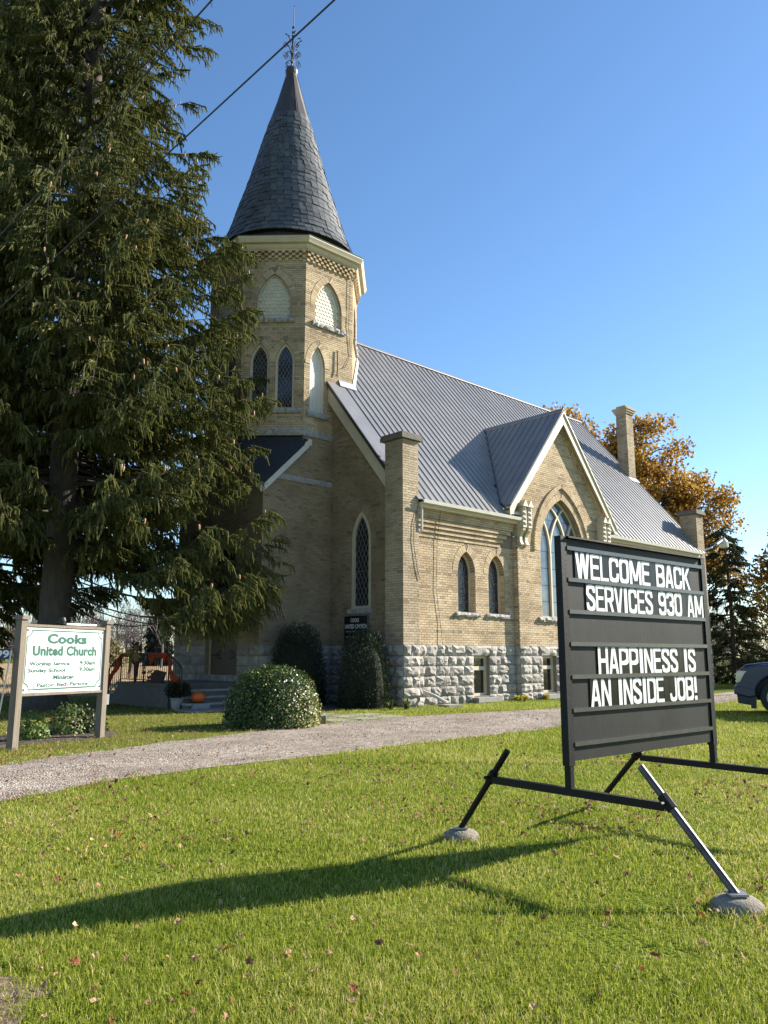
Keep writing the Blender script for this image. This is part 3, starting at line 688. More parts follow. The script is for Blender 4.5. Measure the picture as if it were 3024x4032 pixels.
# --- bay roof
HW = 3.3
for sd in (-1, 1):
    bb = -.2; i = 0
    while bb < 3.5:
        b1 = min(bb+.3, 3.53)
        dn = lambda b_: min(HW, max(.02, (BRZ-(EZ+SLOPE*(b_-EB)))/SLOPE+.02))
        d0, d1 = dn(bb), dn(b1)
        P0 = lambda d, y, up=0: Vector((BC+sd*(d+up*.77), y, BRZ-SLOPE*d+up*.64))
        vs = [P0(0, bb), P0(d0, bb), P0(d1, b1-.03), P0(0, b1-.03), P0(0, b1-.025, .03), P0(d1, b1-.025, .03), P0(0, b1-.003, .03), P0(d1, b1-.003, .03), P0(0, b1), P0(d1, b1)]
        lo = [P0(0, bb, -.08), P0(d0, bb, -.08), P0(d1, b1, -.08), P0(0, b1, -.08)]
        b = MB(); b.add(vs+lo, [(0, 1, 2, 3), (3, 2, 5, 4), (4, 5, 7, 6), (6, 7, 9, 8), (10, 13, 12, 11), (0, 10, 11, 1), (8, 9, 12, 13), (1, 11, 12, 9, 2)])
        obj('bay_roof_panel', b, 'roof', church); bb = b1+.0005
    P2 = lambda d, dz: (sd*d, BRZ-SLOPE*d+dz)
    pts = [P2(0, -.09), P2(HW, -.09), P2(HW, -.36), P2(HW-.12, -.46), P2(0, -.54)]
    b = MB(); b.prism(pts if sd > 0 else pts[::-1], (BC, 0, 0), (1, 0, 0), (0, 0, 1), (0, -1, 0), .13+.001*(sd > 0), .18); obj('gable_fascia', b, 'cream', church)
    pts = [P2(0, -.05), P2(HW+.05, -.05), P2(HW+.05, -.13), P2(0, -.13)]
    b = MB(); b.prism(pts if sd > 0 else pts[::-1], (BC, 0, 0), (1, 0, 0), (0, 0, 1), (0, -1, 0), .181+.001*(sd > 0), .22); obj('gable_trim', b, 'cream', church)
    pts = [P2(0.02, -.13), P2(HW-.05, -.13), P2(HW-.05, -.18), P2(0.02, -.18)]
    b = MB(); b.prism(pts if sd > 0 else pts[::-1], (BC, 0, 0), (1, 0, 0), (0, 0, 1), (0, -1, 0), -.05, .13); obj('gable_soffit', b, 'cream', church)
    b = MB(); e = BC+sd*HW; b.box((min(e, e-sd*.6), -.128, BRZ-SLOPE*HW-.3), (max(e, e-sd*.6), .3, BRZ-SLOPE*HW-.2)); obj('eave_return', b, 'cream', church)
b = MB(); b.prism([(-.1, -.11), (0, .03), (.1, -.11), (.1, -.14), (0, 0), (-.1, -.14)], (BC, -.22, BRZ+.03), (1, 0, 0), (0, 0, 1), (0, 1, 0), 0, 3.8); obj('bay_ridge_cap', b, 'roof', church)
for sd in (-1, 1):
    b = MB(); b.tube([(BC, 3.53, BRZ+.02), (BC+sd*HW, 3.53-HW, BRZ-SLOPE*HW+.03)], .035, 5); obj('valley_flashing', b, 'rib', church)
# --- chimney
for k, (p, q) in enumerate((((18.6, 3.18), (19.24, 3.18)), ((18.6, 3.72), (18.6, 3.18)), ((19.24, 3.18), (19.24, 3.72)), ((19.24, 3.72), (18.6, 3.72)))):
    l_ = .64 if k in (0, 3) else .54; w = Wall('chimney', p, q, rect(l_, 8.5, 13.36)); PIERW.append(w); w.bricks(9.6, 13.34, vis=False)
b = MB(); b.box((18.55, 3.13, 13.2), (19.29, 3.77, 13.3)); b.box((18.5, 3.08, 13.3), (19.34, 3.82, 13.4)); b.box((18.46, 3.04, 13.4), (19.38, 3.86, 13.48)); b.box((18.62, 3.2, 13.48), (19.2, 3.7, 13.62)); obj('chimney_cap', b, 'brick', church)
slab('chimney_flashing', [(18.5, 3.0, zroof(3.0)+.04), (19.3, 3.0, zroof(3.0)+.04), (19.3, 3.18, zroof(3.18)+.05), (18.5, 3.18, zroof(3.18)+.05)], .02, 'galv')
# --- tower base (square) with broach roofs at the corners
TA, TB0, TB1 = -2.375, 3.62, 8.62
w_ts = Wall('tower_side_wall', (TA, TB0), (.3, TB0), [(0, 0), (2.675, 0), (2.675, 8.38), (1.465, 8.38), (1.465, 8.0), (0, 6.62)])
w_ts.bricks(1.74, 8.36, phase=.02); stones(w_ts)
do = A_(TB1-5.67, .92, .80, 3.6, 1.5, .24, depth=.3)
w_tf = Wall('tower_front_wall', (TA, TB1), (TA, TB0), [(0, 0), (5, 0), (5, 6.62), (3.535, 8.0), (3.535, 8.38), (1.465, 8.38), (1.465, 8.0), (0, 6.62)], [do])
w_tf.bricks(1.74, 8.36, phase=.11); stones(w_tf); w_tf.voussoirs(do)
w_tl = Wall('tower_side_wall', (.3, TB1), (TA, TB1), rect(2.675, 0, 8.38)); w_tl.bricks(1.74, 8.36, vis=False)
rough_sill(w_ts, .5, 2.67, 6.82, 7.0, .05, church, 'stone_band', 'sill')
for sd in (0, 1):
    fb = (lambda b_: b_) if sd == 0 else (lambda b_: 2*6.12-b_)
    pts = [(TA-.12, fb(TB0-.12), 6.56), (-.78, fb(TB0-.12), 8.22), (-.92, fb(TB0+.02), 8.34), (TA-.0, fb(5.08), 8.34), (TA-.12, fb(5.22), 8.22)]
    slab('broach_roof', pts if sd == 0 else pts[::-1], .06, 'asphaltroof')
    prf = lambda x0, z0, x1, z1: [(x0, z0-.30), (x1, z1-.30), (x1, z1-.075), (x0, z0-.075)]
    s0 = -1 if sd == 0 else 1
    b = MB(); b.prism(prf(TA-.06, 6.62, -.72, 8.3), (0, fb(TB0), 0), (1, 0, 0), (0, 0, 1), (0, s0, 0), .03, .11); obj('broach_fascia', b, 'white', church)
    b = MB(); b.prism([(-.9, 8.06), (-.62, 8.06), (-.62, 8.26), (-.72, 8.28), (-.9, 8.12)], (0, fb(TB0), 0), (1, 0, 0), (0, 0, 1), (0, s0, 0), .025, .112); obj('fascia_return', b, 'white', church)
    b = MB(); b.prism(prf(0, 6.62, 1.6, 8.26), (TA, fb(TB0)-(.02 if sd == 0 else -.02), 0), (0, 1 if sd == 0 else -1, 0), (0, 0, 1), (-1, 0, 0), .03, .11); obj('broach_fascia', b, 'white', church)
# --- octagonal belfry
OV = [(-.91, 3.62), (1.16, 3.62), (2.625, 5.085), (2.625, 7.155), (1.16, 8.62), (-.91, 8.62), (-2.375, 7.155), (-2.375, 5.085)]
OCX, OCY = .125, 6.12
def shingle_mesh():
    w, h = .128, .2; b = MB(); pts = [(-w/2, h), (w/2, h), (w/2, .06)]+[(w/2*math.cos(t), .06-w/2*math.sin(t)*.9) for t in np.linspace(.3, PI-.3, 6)]+[(-w/2, .06)]
    b.prism([(p[0]*.96, p[1]) for p in pts], (0, 0, 0), (1, 0, 0), (0, 0, 1), (0, -1, 0), 0, .022); me = b.mesh('shingle'); me.materials.append(M['shingle']); return me
SHM = shingle_mesh()
def facet(i, kind, vis):
    p, q = OV[i], OV[(i+1) % 8]; L_ = math.hypot(q[0]-p[0], q[1]-p[1]); ops = []
    if kind: ops.append(A_(L_/2-(.04 if kind == 'right' else 0), .57, 12.38, 12.95, 1.02, .22, depth=.2))
    if kind in ('diag', 'front'): ops += [A_(L_/2-.415, .32, 9.28, 10.85, .68, .2, depth=.2), A_(L_/2+.415, .32, 9.28, 10.85, .68, .2, depth=.2)]
    if kind == 'right': ops.append(A_(.55, .31, 9.25, 10.85, .68, .2, depth=.2))
    w = Wall('belfry_wall', p, q, rect(L_, 8.38, 14.9), ops)
    w.bricks(8.6, 14.42, phase=.05*i, vis=vis)
    for op in ops: w.voussoirs(op)
    if ops:
        op = ops[0]; cp = arch_poly(op['c'], op['half'], op['z0'], op['zs'], op['rise'], .03)
        b = MB(); b.prism(arch_poly(op['c'], op['half']-.003, op['z0'], op['zs'], op['rise']-.003), w.p0, w.u, ZUP, w.n, -.19, -.13); root = obj('shingled_arch', b, 'shingle', church)
        fr = MB(); o_ = arch_poly(op['c'], op['half']-.004, op['z0'], op['zs'], op['rise']-.004); i_ = arch_poly(op['c'], op['half']-.004, op['z0'], op['zs'], op['rise']-.004, .05); k = len(o_)
        fr.add([w.P(*p_, -.07) for p_ in o_]+[w.P(*p_, -.07) for p_ in i_]+[w.P(*p_, -.12) for p_ in i_], [f for j in range(k) for f in ((j, (j+1) % k, k+(j+1) % k, k+j), (k+j, k+(j+1) % k, 2*k+(j+1) % k, 2*k+j))]); obj('arch_frame', fr, 'cream', root)
        rz = math.atan2(w.u.y, w.u.x); nr = int(1.65/.128)
        if vis:
            for r_ in range(nr):
                z = op['z0']+.01+r_*.128; xo = .064*(r_ % 2)
                for c in range(-5, 6):
                    x = op['c']+c*.128+xo
                    if all((xx-cp[k_][0])*(cp[(k_+1) % len(cp)][1]-cp[k_][1])-(z+.1-cp[k_][1])*(cp[(k_+1) % len(cp)][0]-cp[k_][0]) >= -.0 for k_ in range(len(cp)) for xx in (x-.05, x+.05)):
                        o = obj('shingle', SHM, None, root); o.location = w.P(x, z, -.112); o.rotation_euler = (R(-8), 0, rz)
        rough_sill(w, op['c']-.72, op['c']+.72, op['z0']-.16, op['z0']-.004, .1, root)
        if len(ops) == 3:
            for op in ops[1:]: window(w, op, 'darkglass', frame='cream', ft=.075, rec=.07, lattice=(.12, .22))
            rough_sill(w, .06, L_-.06, 9.12, 9.276, .1, root)
        elif len(ops) == 2:
            op = ops[1]; rt = None
            for j in range(3):
                x0 = op['c']-op['half']+.03+j*.187; q_ = cliparch([(x0, op['z0']), (x0, 12), (x0+.18, 12), (x0+.18, op['z0'])], arch_poly(op['c'], op['half'], op['z0'], op['zs'], op['rise'], .03))
                b = MB(); b.prism(q_, w.p0, w.u, ZUP, w.n, -.19, -.12); o = obj('blind_lancet' if j == 0 else 'board', b, 'white', church if j == 0 else rt); rt = rt or o
            rough_sill(w, op['c']-.44, op['c']+.5, 9.06, 9.245, .1, rt)
            fr = MB(); o_ = arch_poly(op['c'], op['half']-.004, op['z0'], op['zs'], op['rise']-.004); i_ = arch_poly(op['c'], op['half']-.004, op['z0'], op['zs'], op['rise']-.004, .05); k = len(o_)
            fr.add([w.P(*p_, -.05) for p_ in o_]+[w.P(*p_, -.05) for p_ in i_]+[w.P(*p_, -.12) for p_ in i_], [f for j in range(k) for f in ((j, (j+1) % k, k+(j+1) % k, k+j), (k+j, k+(j+1) % k, 2*k+(j+1) % k, 2*k+j))]); obj('arch_frame', fr, 'white', rt)
    # dentil courses and belt
    b = MB(); nb = 9; s_ = L_/(nb*2)
    for r_ in range(4):
        z = 14.40+r_*.085
        for k in range(nb*2):
            if (k+r_) % 2 == 0: b.prism([(k*s_+.004, z+.004), ((k+1)*s_-.004, z+.004), ((k+1)*s_-.004, z+.08), (k*s_+.004, z+.08)], w.p0, w.u, ZUP, w.n, -.01, .07+.022*r_)
            else: b.prism([(k*s_+.004, z+.004), ((k+1)*s_-.004, z+.004), ((k+1)*s_-.004, z+.08), (k*s_+.004, z+.08)], w.p0, w.u, ZUP, w.n, -.01, .008)
    obj('dentil_bricks', b, 'brick', w.o, kind='stuff')
    b = MB(); b.prism(rect(L_+.03, 14.735, 14.82, -.03), w.p0, w.u, ZUP, w.n, -.02, .12); obj('dentil_capping', b, 'brick', w.o)
    if kind: rough_sill(w, -.02, L_+.02 if i != 0 else 1.2, 8.385, 8.6, .06, w.o, 'belt_stone', 'sill')
for i, (k, v) in enumerate([('right', True), ('back', False), (None, False), (None, False), (None, False), (None, False), ('front', True), ('diag', True)]):
    facet(i, k, v)
# cornice
def oct_ring(prof, name, m, parent):
    vs = []; k = len(prof)
    for j in range(8):
        d = Vector((OV[j][0]-OCX, OV[j][1]-OCY, 0)); rr = d.length; d.normalize()
        for x, z in prof: vs.append((OCX+d.x*(rr+x*1.082), OCY+d.y*(rr+x*1.082), z))
    fs = [(j*k+i, j*k+(i+1) % k, ((j+1) % 8)*k+(i+1) % k, ((j+1) % 8)*k+i) for j in range(8) for i in range(k)]
    return obj(name, MB().add(vs, fs), m, parent)
oct_ring([(-.05, 14.80), (.13, 14.80), (.17, 14.86), (.19, 14.93), (.30, 14.95), (.32, 15.0), (.37, 15.10), (.37, 15.14), (-.05, 15.20)], 'cornice', 'cream', church)
oct_ring([(.30, 15.145), (.38, 15.142), (.385, 15.165), (-.4, 15.30), (-.45, 15.2)], 'cornice_flashing', 'rib', church)
# spire
PR = [(15.60, 2.52), (15.85, 2.38), (16.2, 2.24), (16.6, 2.10), (18.85, 1.42), (21.25, .77), (23.42, .21)]
rz_ = lambda z: float(np.interp(z, [p[0] for p in PR], [p[1] for p in PR]))
b = MB(); b.lathe([(2.36, 15.15), (2.36, 15.58)], (OCX, OCY, 0), 40); spire = obj('spire', b, 'dark', church)
b = MB(); b.lathe([(rz_(z)-.05, z) for z in np.linspace(15.6, 21.4, 30)], (OCX, OCY, 0), 48); obj('spire_deck', b, 'dark', spire)
def slate_mesh(kind, h):
    b = MB(); w = .5
    pts = [(-w, h), (w, h), (w, 0), (-w, 0)] if kind == 0 else [(-w, h), (w, h), (w, h*.32), (w*.45, 0), (-w*.45, 0), (-w, h*.32)]
    b.prism(pts, (0, 0, 0), (1, 0, 0), (0, 0, 1), (0, -1, 0), 0, .026); return b
rowsz = []; z = 15.60
while z < 21.25: rowsz.append(z); z += .2 if z < 18.8 else .19
SLT = []
for r_, z in enumerate(rowsz):
    z1 = rowsz[r_+1] if r_+1 < len(rowsz) else z+.2
    fish = 18.85 < z < 20.05; rad = rz_(z); n = int(round(2*PI*rad/(.25 if not fish else .2))); dr = (rz_(z+.1)-rz_(z))/.1; lean = math.atan(-dr)
    for k in range(n):
        t = 2*PI*(k+.5*(r_ % 2)+random.uniform(-.04, .04))/n
        nrm = Vector((math.cos(t), math.sin(t), 0)); v = (CC-Vector((OCX, OCY, z))).normalized(); SLT.append((nrm.dot(v)*rad, t, z, rad, 2*PI*rad/n, lean, fish, (z1-z)*1.5))
SLT.sort(key=lambda s: -s[0])
sm = [slate_mesh(0, 1).mesh('slate'), slate_mesh(1, 1).mesh('slate')]
for m_ in sm: m_.materials.append(M['slate'])
bs = MB()
for i, (sc, t, z, rad, w_, lean, fish, h) in enumerate(SLT):
    mt = Matrix.Translation((OCX+(rad+.01)*math.cos(t), OCY+(rad+.01)*math.sin(t), z)) @ Matrix.Rotation(t+PI/2, 4, 'Z') @ Matrix.Rotation(-(lean+.06), 4, 'X') @ Matrix.Diagonal((w_*.965*random.uniform(.97, 1), 1+random.uniform(-.3, .6), h*random.uniform(.97, 1.0), 1))
    if i < 300: o = obj('slate', sm[int(fish)], None, spire); o.matrix_local = mt
    else:
        src = sm[int(fish)]; n0 = len(bs.v); bs.v += [tuple(mt @ v.co) for v in src.vertices]; bs.f += [tuple(j+n0 for j in p.vertices) for p in src.polygons]
me = bpy.data.meshes.new('slates'); me.from_pydata(bs.v, [], bs.f); me.update(); obj('slates', me, 'slate', spire, kind='stuff')
b = MB(); b.lathe([(.80, 21.22), (.79, 21.3), (.52, 22.2), (.24, 23.3), (.20, 23.42), (.235, 23.5), (.24, 23.62), (.18, 23.74), (.05, 23.82)], (OCX, OCY, 0), 14); obj('spire_cap', b, 'capmetal', spire)
b = MB()
for t in (4.4, 5.9): b.tube([(OCX+(rz_(z)+.012)*math.cos(t), OCY+(rz_(z)+.012)*math.sin(t), z) for z in (21.3, 22, 22.7, 23.4)], .02, 5)
obj('cap_seam', b, 'capmetal', spire)
fin = empty('finial', (OCX, OCY, 23.75)); fin.parent = church; fin.rotation_euler = (R(-1), R(2), 0)
b = MB(); b.tube([(0, 0, 0), (0, 0, 1.5), (0, 0, 2.86)], [.028, .022, .008], 6); b.lathe([(.0, 2.82), (.022, 2.84), (.022, 2.87), (0, 2.89)], (0, 0, 0), 6); obj('finial_stem', b, 'iron', fin)
def scroll(az, r0, z0, spread, h, curl, turns):
    P = []; 
    for i in range(10):
        t = i/9; P.append((spread*(t**1.8), z0+h*math.sin(t*PI*.5)))
    cx, cz = P[-1][0], P[-1][1]-curl
    if curl > 0:
        for i in range(1, 26):
            t = i/25; a = PI/2-t*2*PI*turns; rr = curl*(1-.8*t); P.append((cx+rr*math.cos(a), cz+rr*math.sin(a)))
    b = MB(); b.tube([(r*math.cos(az), r*math.sin(az), z) for r, z in P], .014, 5)
    if curl <= 0: b.lathe([(0, -.03), (.03, -.01), (.03, .02), (0, .04)], (P[-1][0]*math.cos(az), P[-1][0]*math.sin(az), P[-1][1]), 6)
    obj('scroll', b, 'iron', fin)
for k in range(4):
    az = R(-43.3+45+90*k); scroll(az, 0, .05, .3, .45, .14, 1.6); scroll(az, 0, .15, .32, .8, .12, 1.5); scroll(az+.5, 0, .3, .36, .85, 0, 0); scroll(az-.4, 0, .4, .28, 1.05, 0, 0)
for z in (1.45, 1.62, 1.85):
    b = MB(); b.lathe([(.02, -.06), (.07, 0), (.02, .06)], (0, 0, z), 4); obj('finial_leaf', b, 'iron', fin)
# lightning cable
b = MB(); b.tube([(rz_(z)*math.cos(5.3)*1.02+OCX, rz_(z)*math.sin(5.3)*1.02+OCY, z) for z in np.linspace(23.3, 15.7, 14)]+[(1.35, 3.42, 15.1), (1.0, 3.57, 14.3), (.95, 3.58, 12.6), (1.05, 3.59, 11.6), (.8, 3.58, 11.1), (.62, 3.58, 11.0)], .009, 4); obj('lightning_cable', b, 'iron', church)
b = MB(); b.tube([(.45, 3.57, 11.6), (.46, 3.56, 10.9), (.42, 3.55, 10.7)], .02, 5); obj('antenna_rod', b, 'iron', church)
b = MB(); b.tube([(1.6, -.02, 5.8), (1.62, .15, 4.9), (1.55, .16, 3.4), (1.72, .16, 2.4), (1.8, .12, 1.5), (1.95, .1, .1)], .008, 4); obj('lightning_cable', b, 'iron', w_side.o)
b = MB(); b.tube([(.6, -.035, 5.75), (.42, -.035, 5.2), (.4, -.035, 4.7), (.55, -.035, 3.9), (.66, -.035, 3.6)], .01, 4); obj('lightning_cable', b, 'iron', church)
slab('tower_flashing', [(.55, 3.5, zroof(3.5)+.05), (1.3, 3.5, zroof(3.5)+.05), (1.3, 3.6, zroof(3.6)+.17), (.55, 3.6, zroof(3.6)+.17)], .02, 'galv')
slab('tower_flashing', [(1.19, 3.6, zroof(3.6)+.04), (1.36, 3.66, zroof(3.66)+.04), (2.66, 4.98, zroof(4.98)+.05), (2.63, 5.02, zroof(5.02)+.2), (1.2, 3.6, zroof(3.6)+.25)], .02, 'galv')
# door
dr = empty('entrance_door', (TA, 5.67, 0)); dr.parent = church
for sd in (-1, 1):
    b = MB(); b.box((.17, min(0, sd*.86)+.004, .84), (.23, max(0, sd*.86)-.004, 2.95)); lf = obj('door_leaf', b, 'doorwood', dr)
    for z in (1.45, 2.5):
        b = MB(); b.tube([(.165, sd*.84, z), (.165, sd*.3, z)], .018, 5)
        for s2 in (-1, 1): b.tube([(.165, sd*.55, z), (.165, sd*.4, z+s2*.1), (.165, sd*.28, z+s2*.13), (.165, sd*.3, z+s2*.06)], .014, 5)
        obj('strap_hinge', b, 'iron', lf)
b = MB(); b.box((.12, -.9, 2.95), (.26, .9, 3.05)); b.box((.12, -.9, .82), (.26, -.855, 2.95)); b.box((.12, .855, .82), (.26, .9, 2.95)); obj('door_frame', b, 'cream', dr)
b = MB(); b.box((.05, -.91, .80), (.29, .91, .838)); obj('threshold', b, 'sill', dr)
b = MB(); b.box((.2, -.88, 3.05), (.24, .88, 5.0)); obj('transom_glass', b, 'darkglass', dr)
# --- lay the bricks: the 300 that show largest are single parts, the rest one joined mass
BR.sort(key=lambda t: -t[0])
ub = MB(); e_ = .03
ub.add([(0, 0, 0), (1, 0, 0), (1, 0, 1), (0, 0, 1), (.006, 1, .015), (.994, 1, .015), (.994, 1, .985), (.006, 1, .985)], [(4, 5, 6, 7), (0, 1, 5, 4), (1, 2, 6, 5), (2, 3, 7, 6), (3, 0, 4, 7)])
ubms = {}
for k_ in ('brick', 'brickdark', 'brickgrey', 'brickhead'): ubms[k_] = ub.mesh('brick'); ubms[k_].materials.append(M[k_])
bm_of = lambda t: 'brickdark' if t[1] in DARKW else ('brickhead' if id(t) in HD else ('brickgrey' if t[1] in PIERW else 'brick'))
DARKW = (w_front, w_ts, w_tf, w_front2, w_tl)  # walls laid in the darker copy, their shade partly painted into the brick
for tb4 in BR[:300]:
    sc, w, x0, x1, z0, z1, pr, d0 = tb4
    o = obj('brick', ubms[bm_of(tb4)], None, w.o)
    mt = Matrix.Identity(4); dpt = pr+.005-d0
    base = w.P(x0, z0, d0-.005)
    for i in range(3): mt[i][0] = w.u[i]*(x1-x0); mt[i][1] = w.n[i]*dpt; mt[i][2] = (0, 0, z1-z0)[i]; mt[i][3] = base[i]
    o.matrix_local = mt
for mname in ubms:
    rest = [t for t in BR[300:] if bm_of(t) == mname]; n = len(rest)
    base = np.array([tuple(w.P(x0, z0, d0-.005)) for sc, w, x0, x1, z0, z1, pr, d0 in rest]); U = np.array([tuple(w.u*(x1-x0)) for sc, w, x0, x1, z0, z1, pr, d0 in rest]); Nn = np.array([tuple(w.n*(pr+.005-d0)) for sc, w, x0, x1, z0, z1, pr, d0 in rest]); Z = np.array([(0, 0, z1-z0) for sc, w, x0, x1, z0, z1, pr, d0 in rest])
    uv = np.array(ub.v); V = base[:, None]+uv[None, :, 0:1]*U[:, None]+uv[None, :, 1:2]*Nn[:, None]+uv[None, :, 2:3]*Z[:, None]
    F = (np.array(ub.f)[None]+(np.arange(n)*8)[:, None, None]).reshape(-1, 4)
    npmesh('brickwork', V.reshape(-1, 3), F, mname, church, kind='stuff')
obj('stonework', STW, 'stone', church, kind='stuff')

# ------------------------------------------------------------------ changeable letter sign on the lawn
M['signblack'] = mat('black_sign_face', (.007, .007, .007), (.026, .025, .024), 2.2, .55, .05, 30, spec=.2, stretch=(1, 1, .4))
M['signframe'] = mat('black_steel', (.006, .006, .006), (.012, .011, .011), 6, .55, .08, 40, spec=.2)
M['rail'] = mat('rail_plastic', (.085, .083, .081), (.06, .058, .056), 10, .25)
M['tile'] = glassmat('clear_letter_tile', (.009, .009, .009), .25, .02, .25)
M['letterwhite'] = mat('white_letter', (.78, .78, .78), (.70, .70, .69), 8, .45)
M['bluesteel'] = mat('worn_steel', (.11, .095, .10), (.05, .042, .045), 12, .5, metal=.4)
P0 = Vector((1.273, 5.715, 0)); P1 = Vector((2.80, 7.05, 0)); PD = (P1-P0).normalized(); PW = (P1-P0).length
PN = Vector((PD.y, -PD.x, 0))                     # panel faces the camera side
BD = Vector((.64, -.768, 0)).normalized()         # foot bars
sg = empty('message_board_sign', (P0+P1)/2, 0, 'black changeable letter sign on steel pipe legs reading WELCOME BACK', 'sign')
SGI = Matrix.Translation(-((P0+P1)/2))
def sgo(name, b, m, parent=None):
    me = b if isinstance(b, bpy.types.Mesh) else b.mesh(name); me.transform(SGI); return obj(name, me, m, parent or sg)
zb, zt = .66, 2.245
sp = lambda x, z, d=0: P0+PD*x+ZUP*z+PN*d
b = MB(); b.prism([(.03, zb+.03), (PW-.03, zb+.03), (PW-.03, zt-.005), (.03, zt-.005)], P0, PD, ZUP, PN, -.015, .015); face = sgo('sign_face', b, 'signblack')
for x in (0, PW):
    b = MB(); b.prism([(x-.032, zb), (x+.032, zb), (x+.032, zt+.012), (x-.032, zt+.012)], P0, PD, ZUP, PN, -.03, .028); sgo('side_frame', b, 'signframe')
    b = MB(); b.prism([(x-.02, .5), (x+.02, .5), (x+.02, zb+.02), (x-.02, zb+.02)], P0, PD, ZUP, PN, -.025, .025); sgo('post', b, 'signframe')
b = MB(); b.prism([(0.034, zt), (PW-.034, zt), (PW-.034, zt+.012), (.034, zt+.012)], P0, PD, ZUP, PN, -.06, .05); sgo('top_cap', b, 'signframe')
# rails measured from the photo as heights along the left edge
RZs = [2.13, 1.868, 1.62, 1.372, 1.125, .878, .755]
RZs = [zt-.075-i*(zt-.075-.80)/6 for i in range(7)]
rowh = RZs[0]-RZs[1]
for z in RZs:
    b = MB(); b.prism([(.034, z-.012), (PW-.034, z-.012), (PW-.034, z+.012), (.034, z+.012)], P0, PD, ZUP, PN, .015, .034); b.prism([(.034, z+.012), (PW-.034, z+.012), (PW-.034, z+.017), (.034, z+.017)], P0, PD, ZUP, PN, .028, .034); sgo('letter_rail', b, 'rail')
def glyph(c, w, h):
    """heavy condensed letter built from strokes in a 10 by 20 box"""
    t = 2.5; l, r_, bt, tp = t/2, 10-t/2, t/2, 20-t/2; m = 10
    arc = lambda cx, cy, rx, ry, a0, a1, n=5: [(cx+rx*math.cos(R(a0+(a1-a0)*i/n)), cy+ry*math.sin(R(a0+(a1-a0)*i/n))) for i in range(n+1)]
    q = 3.2; cx = 5; rx = r_-cx
    O = arc(cx, tp-q, rx, q, 90, 180)+arc(cx, bt+q, rx, q, 180, 360)+arc(cx, tp-q, rx, q, 0, 90)
    V_ = lambda x, a=0, e=20: [(x, a), (x, e)]; H_ = lambda y, a=0, e=10: [(a, y), (e, y)]
    bowl = lambda y0, y1, x0=l: [(x0, y1), (cx-.2, y1)]+arc(cx-.2, y1-2.6, rx+.2, 2.6, 90, 0)[1:]+arc(cx-.2, y0+2.6, rx+.2, 2.6, 0, -90)+[(x0, y0)]
    G = {'E': [V_(l), H_(tp, l), H_(m+.3, l, 9), H_(bt, l)], 'L': [V_(l), H_(bt, l)], 'I': [[(5, 0), (5, 20)]], 'H': [V_(l), V_(r_), H_(m, l, r_)],
         'O': [O], '0': [O], 'D': [V_(l), bowl(bt, tp)], 'P': [V_(l), bowl(8.2, tp)], 'R': [V_(l), bowl(9.2, tp), [(5.6, 9), (r_-.1, 0)]], 'B': [V_(l), bowl(m, tp-.0), bowl(bt, m)],
         'C': [[(r_, 12.6)]+arc(cx, tp-q, rx, q, 0, 180)+arc(cx, bt+q, rx, q, 180, 360)+[(r_, 7.4)]],
         'S': [[(r_, 13.8)]+arc(cx, tp-q, rx, q, 0, 180)+[(l+.2, 13), (3, 11.4), (7, 8.8), (r_-.2, 7)]+arc(cx, bt+q, rx, q, 0, -180)+[(l, 6.2)]],
         'A': [[(1.3, 0), (4.6, 20)], [(8.7, 0), (5.4, 20)], H_(5.6, 2.2, 7.8)], 'V': [[(1.3, 20), (4.6, 0)], [(8.7, 20), (5.4, 0)]], 'W': [[(1, 20), (2.9, 0)], [(4.9, 20), (3.0, 0)], [(5.1, 20), (7, 0)], [(9, 20), (7.1, 0)]],
         'M': [V_(1.05), V_(8.95), [(1.3, 20), (4.8, 3)], [(8.7, 20), (5.2, 3)]], 'N': [V_(l), V_(r_), [(l+.1, 20), (r_-.1, 0)]], 'K': [V_(l), [(l+.8, 8.6), (r_, 20)], [(4, 11.8), (r_+.2, 0)]],
         'J': [[(r_, 20)]+arc(cx, bt+q, rx, q, 0, -180)+[(l, 6.6)]], '9': [arc(cx, tp-q, rx, q, 0, 180)+arc(cx, 10.6+1.6, rx, 3, 180, 350), [(r_, 16)]+arc(cx, bt+q, rx, q, 0, -180)+[(l, 5.6)]],
         '3': [[(l, 14.6)]+arc(cx, tp-q, rx, q, 180, 0)+[(r_, 13.2), (7.6, 10.8), (4, 10.3)], [(4, 9.9), (7.6, 9.4), (r_, 7.2)]+arc(cx, bt+q, rx, q, 0, -180)+[(l, 5.6)]], '!': [[(5, 6), (5, 20)], [(5, 0), (5, 3.4)]]}[c]
    th = t*(.78 if c in 'WM' else 1)*(1.9 if c in 'I!' else 1); mb = MB()
    for k, path in enumerate(G):
        pts = [Vector((x*w/10, y*h/20)) for x, y in path]; tt = th*w/10 if c not in 'I!' else w; n = len(pts); z = .0003*k; tv = min(tt, 2.6*h/20*1.2)
        for i in range(n):
            a = pts[max(i-1, 0)]; e = pts[min(i+1, n-1)]; d = (e-a).normalized(); nn = Vector((-d.y, d.x)); hw = .5*(tt*abs(nn.x)+tv*abs(nn.y)); 
            if n == 2 and abs(d.x) > .05 and abs(d.y) > .05: o_ = Vector((tt/2/max(.5, abs(d.y)), 0)) if d.y else nn*hw; o_ = o_ if nn.x > 0 else -o_
            else: o_ = nn*hw
            for p in (pts[i]-o_, pts[i]+o_): mb.v.append((min(max(p.x, 0), w), min(max(p.y, 0), h), z))
            if i: b0 = len(mb.v)-4; mb.f.append((b0, b0+1, b0+3, b0+2))
    me = bpy.data.meshes.new('letter'); me.from_pydata(mb.v, [], mb.f); me.update(); return me
WID = {'W': 1.35, 'M': 1.3, 'I': .55, ' ': .62, '!': .5, 'E': .9, 'L': .85, 'S': .95, 'J': .9, 'F': .9, '1': .6}
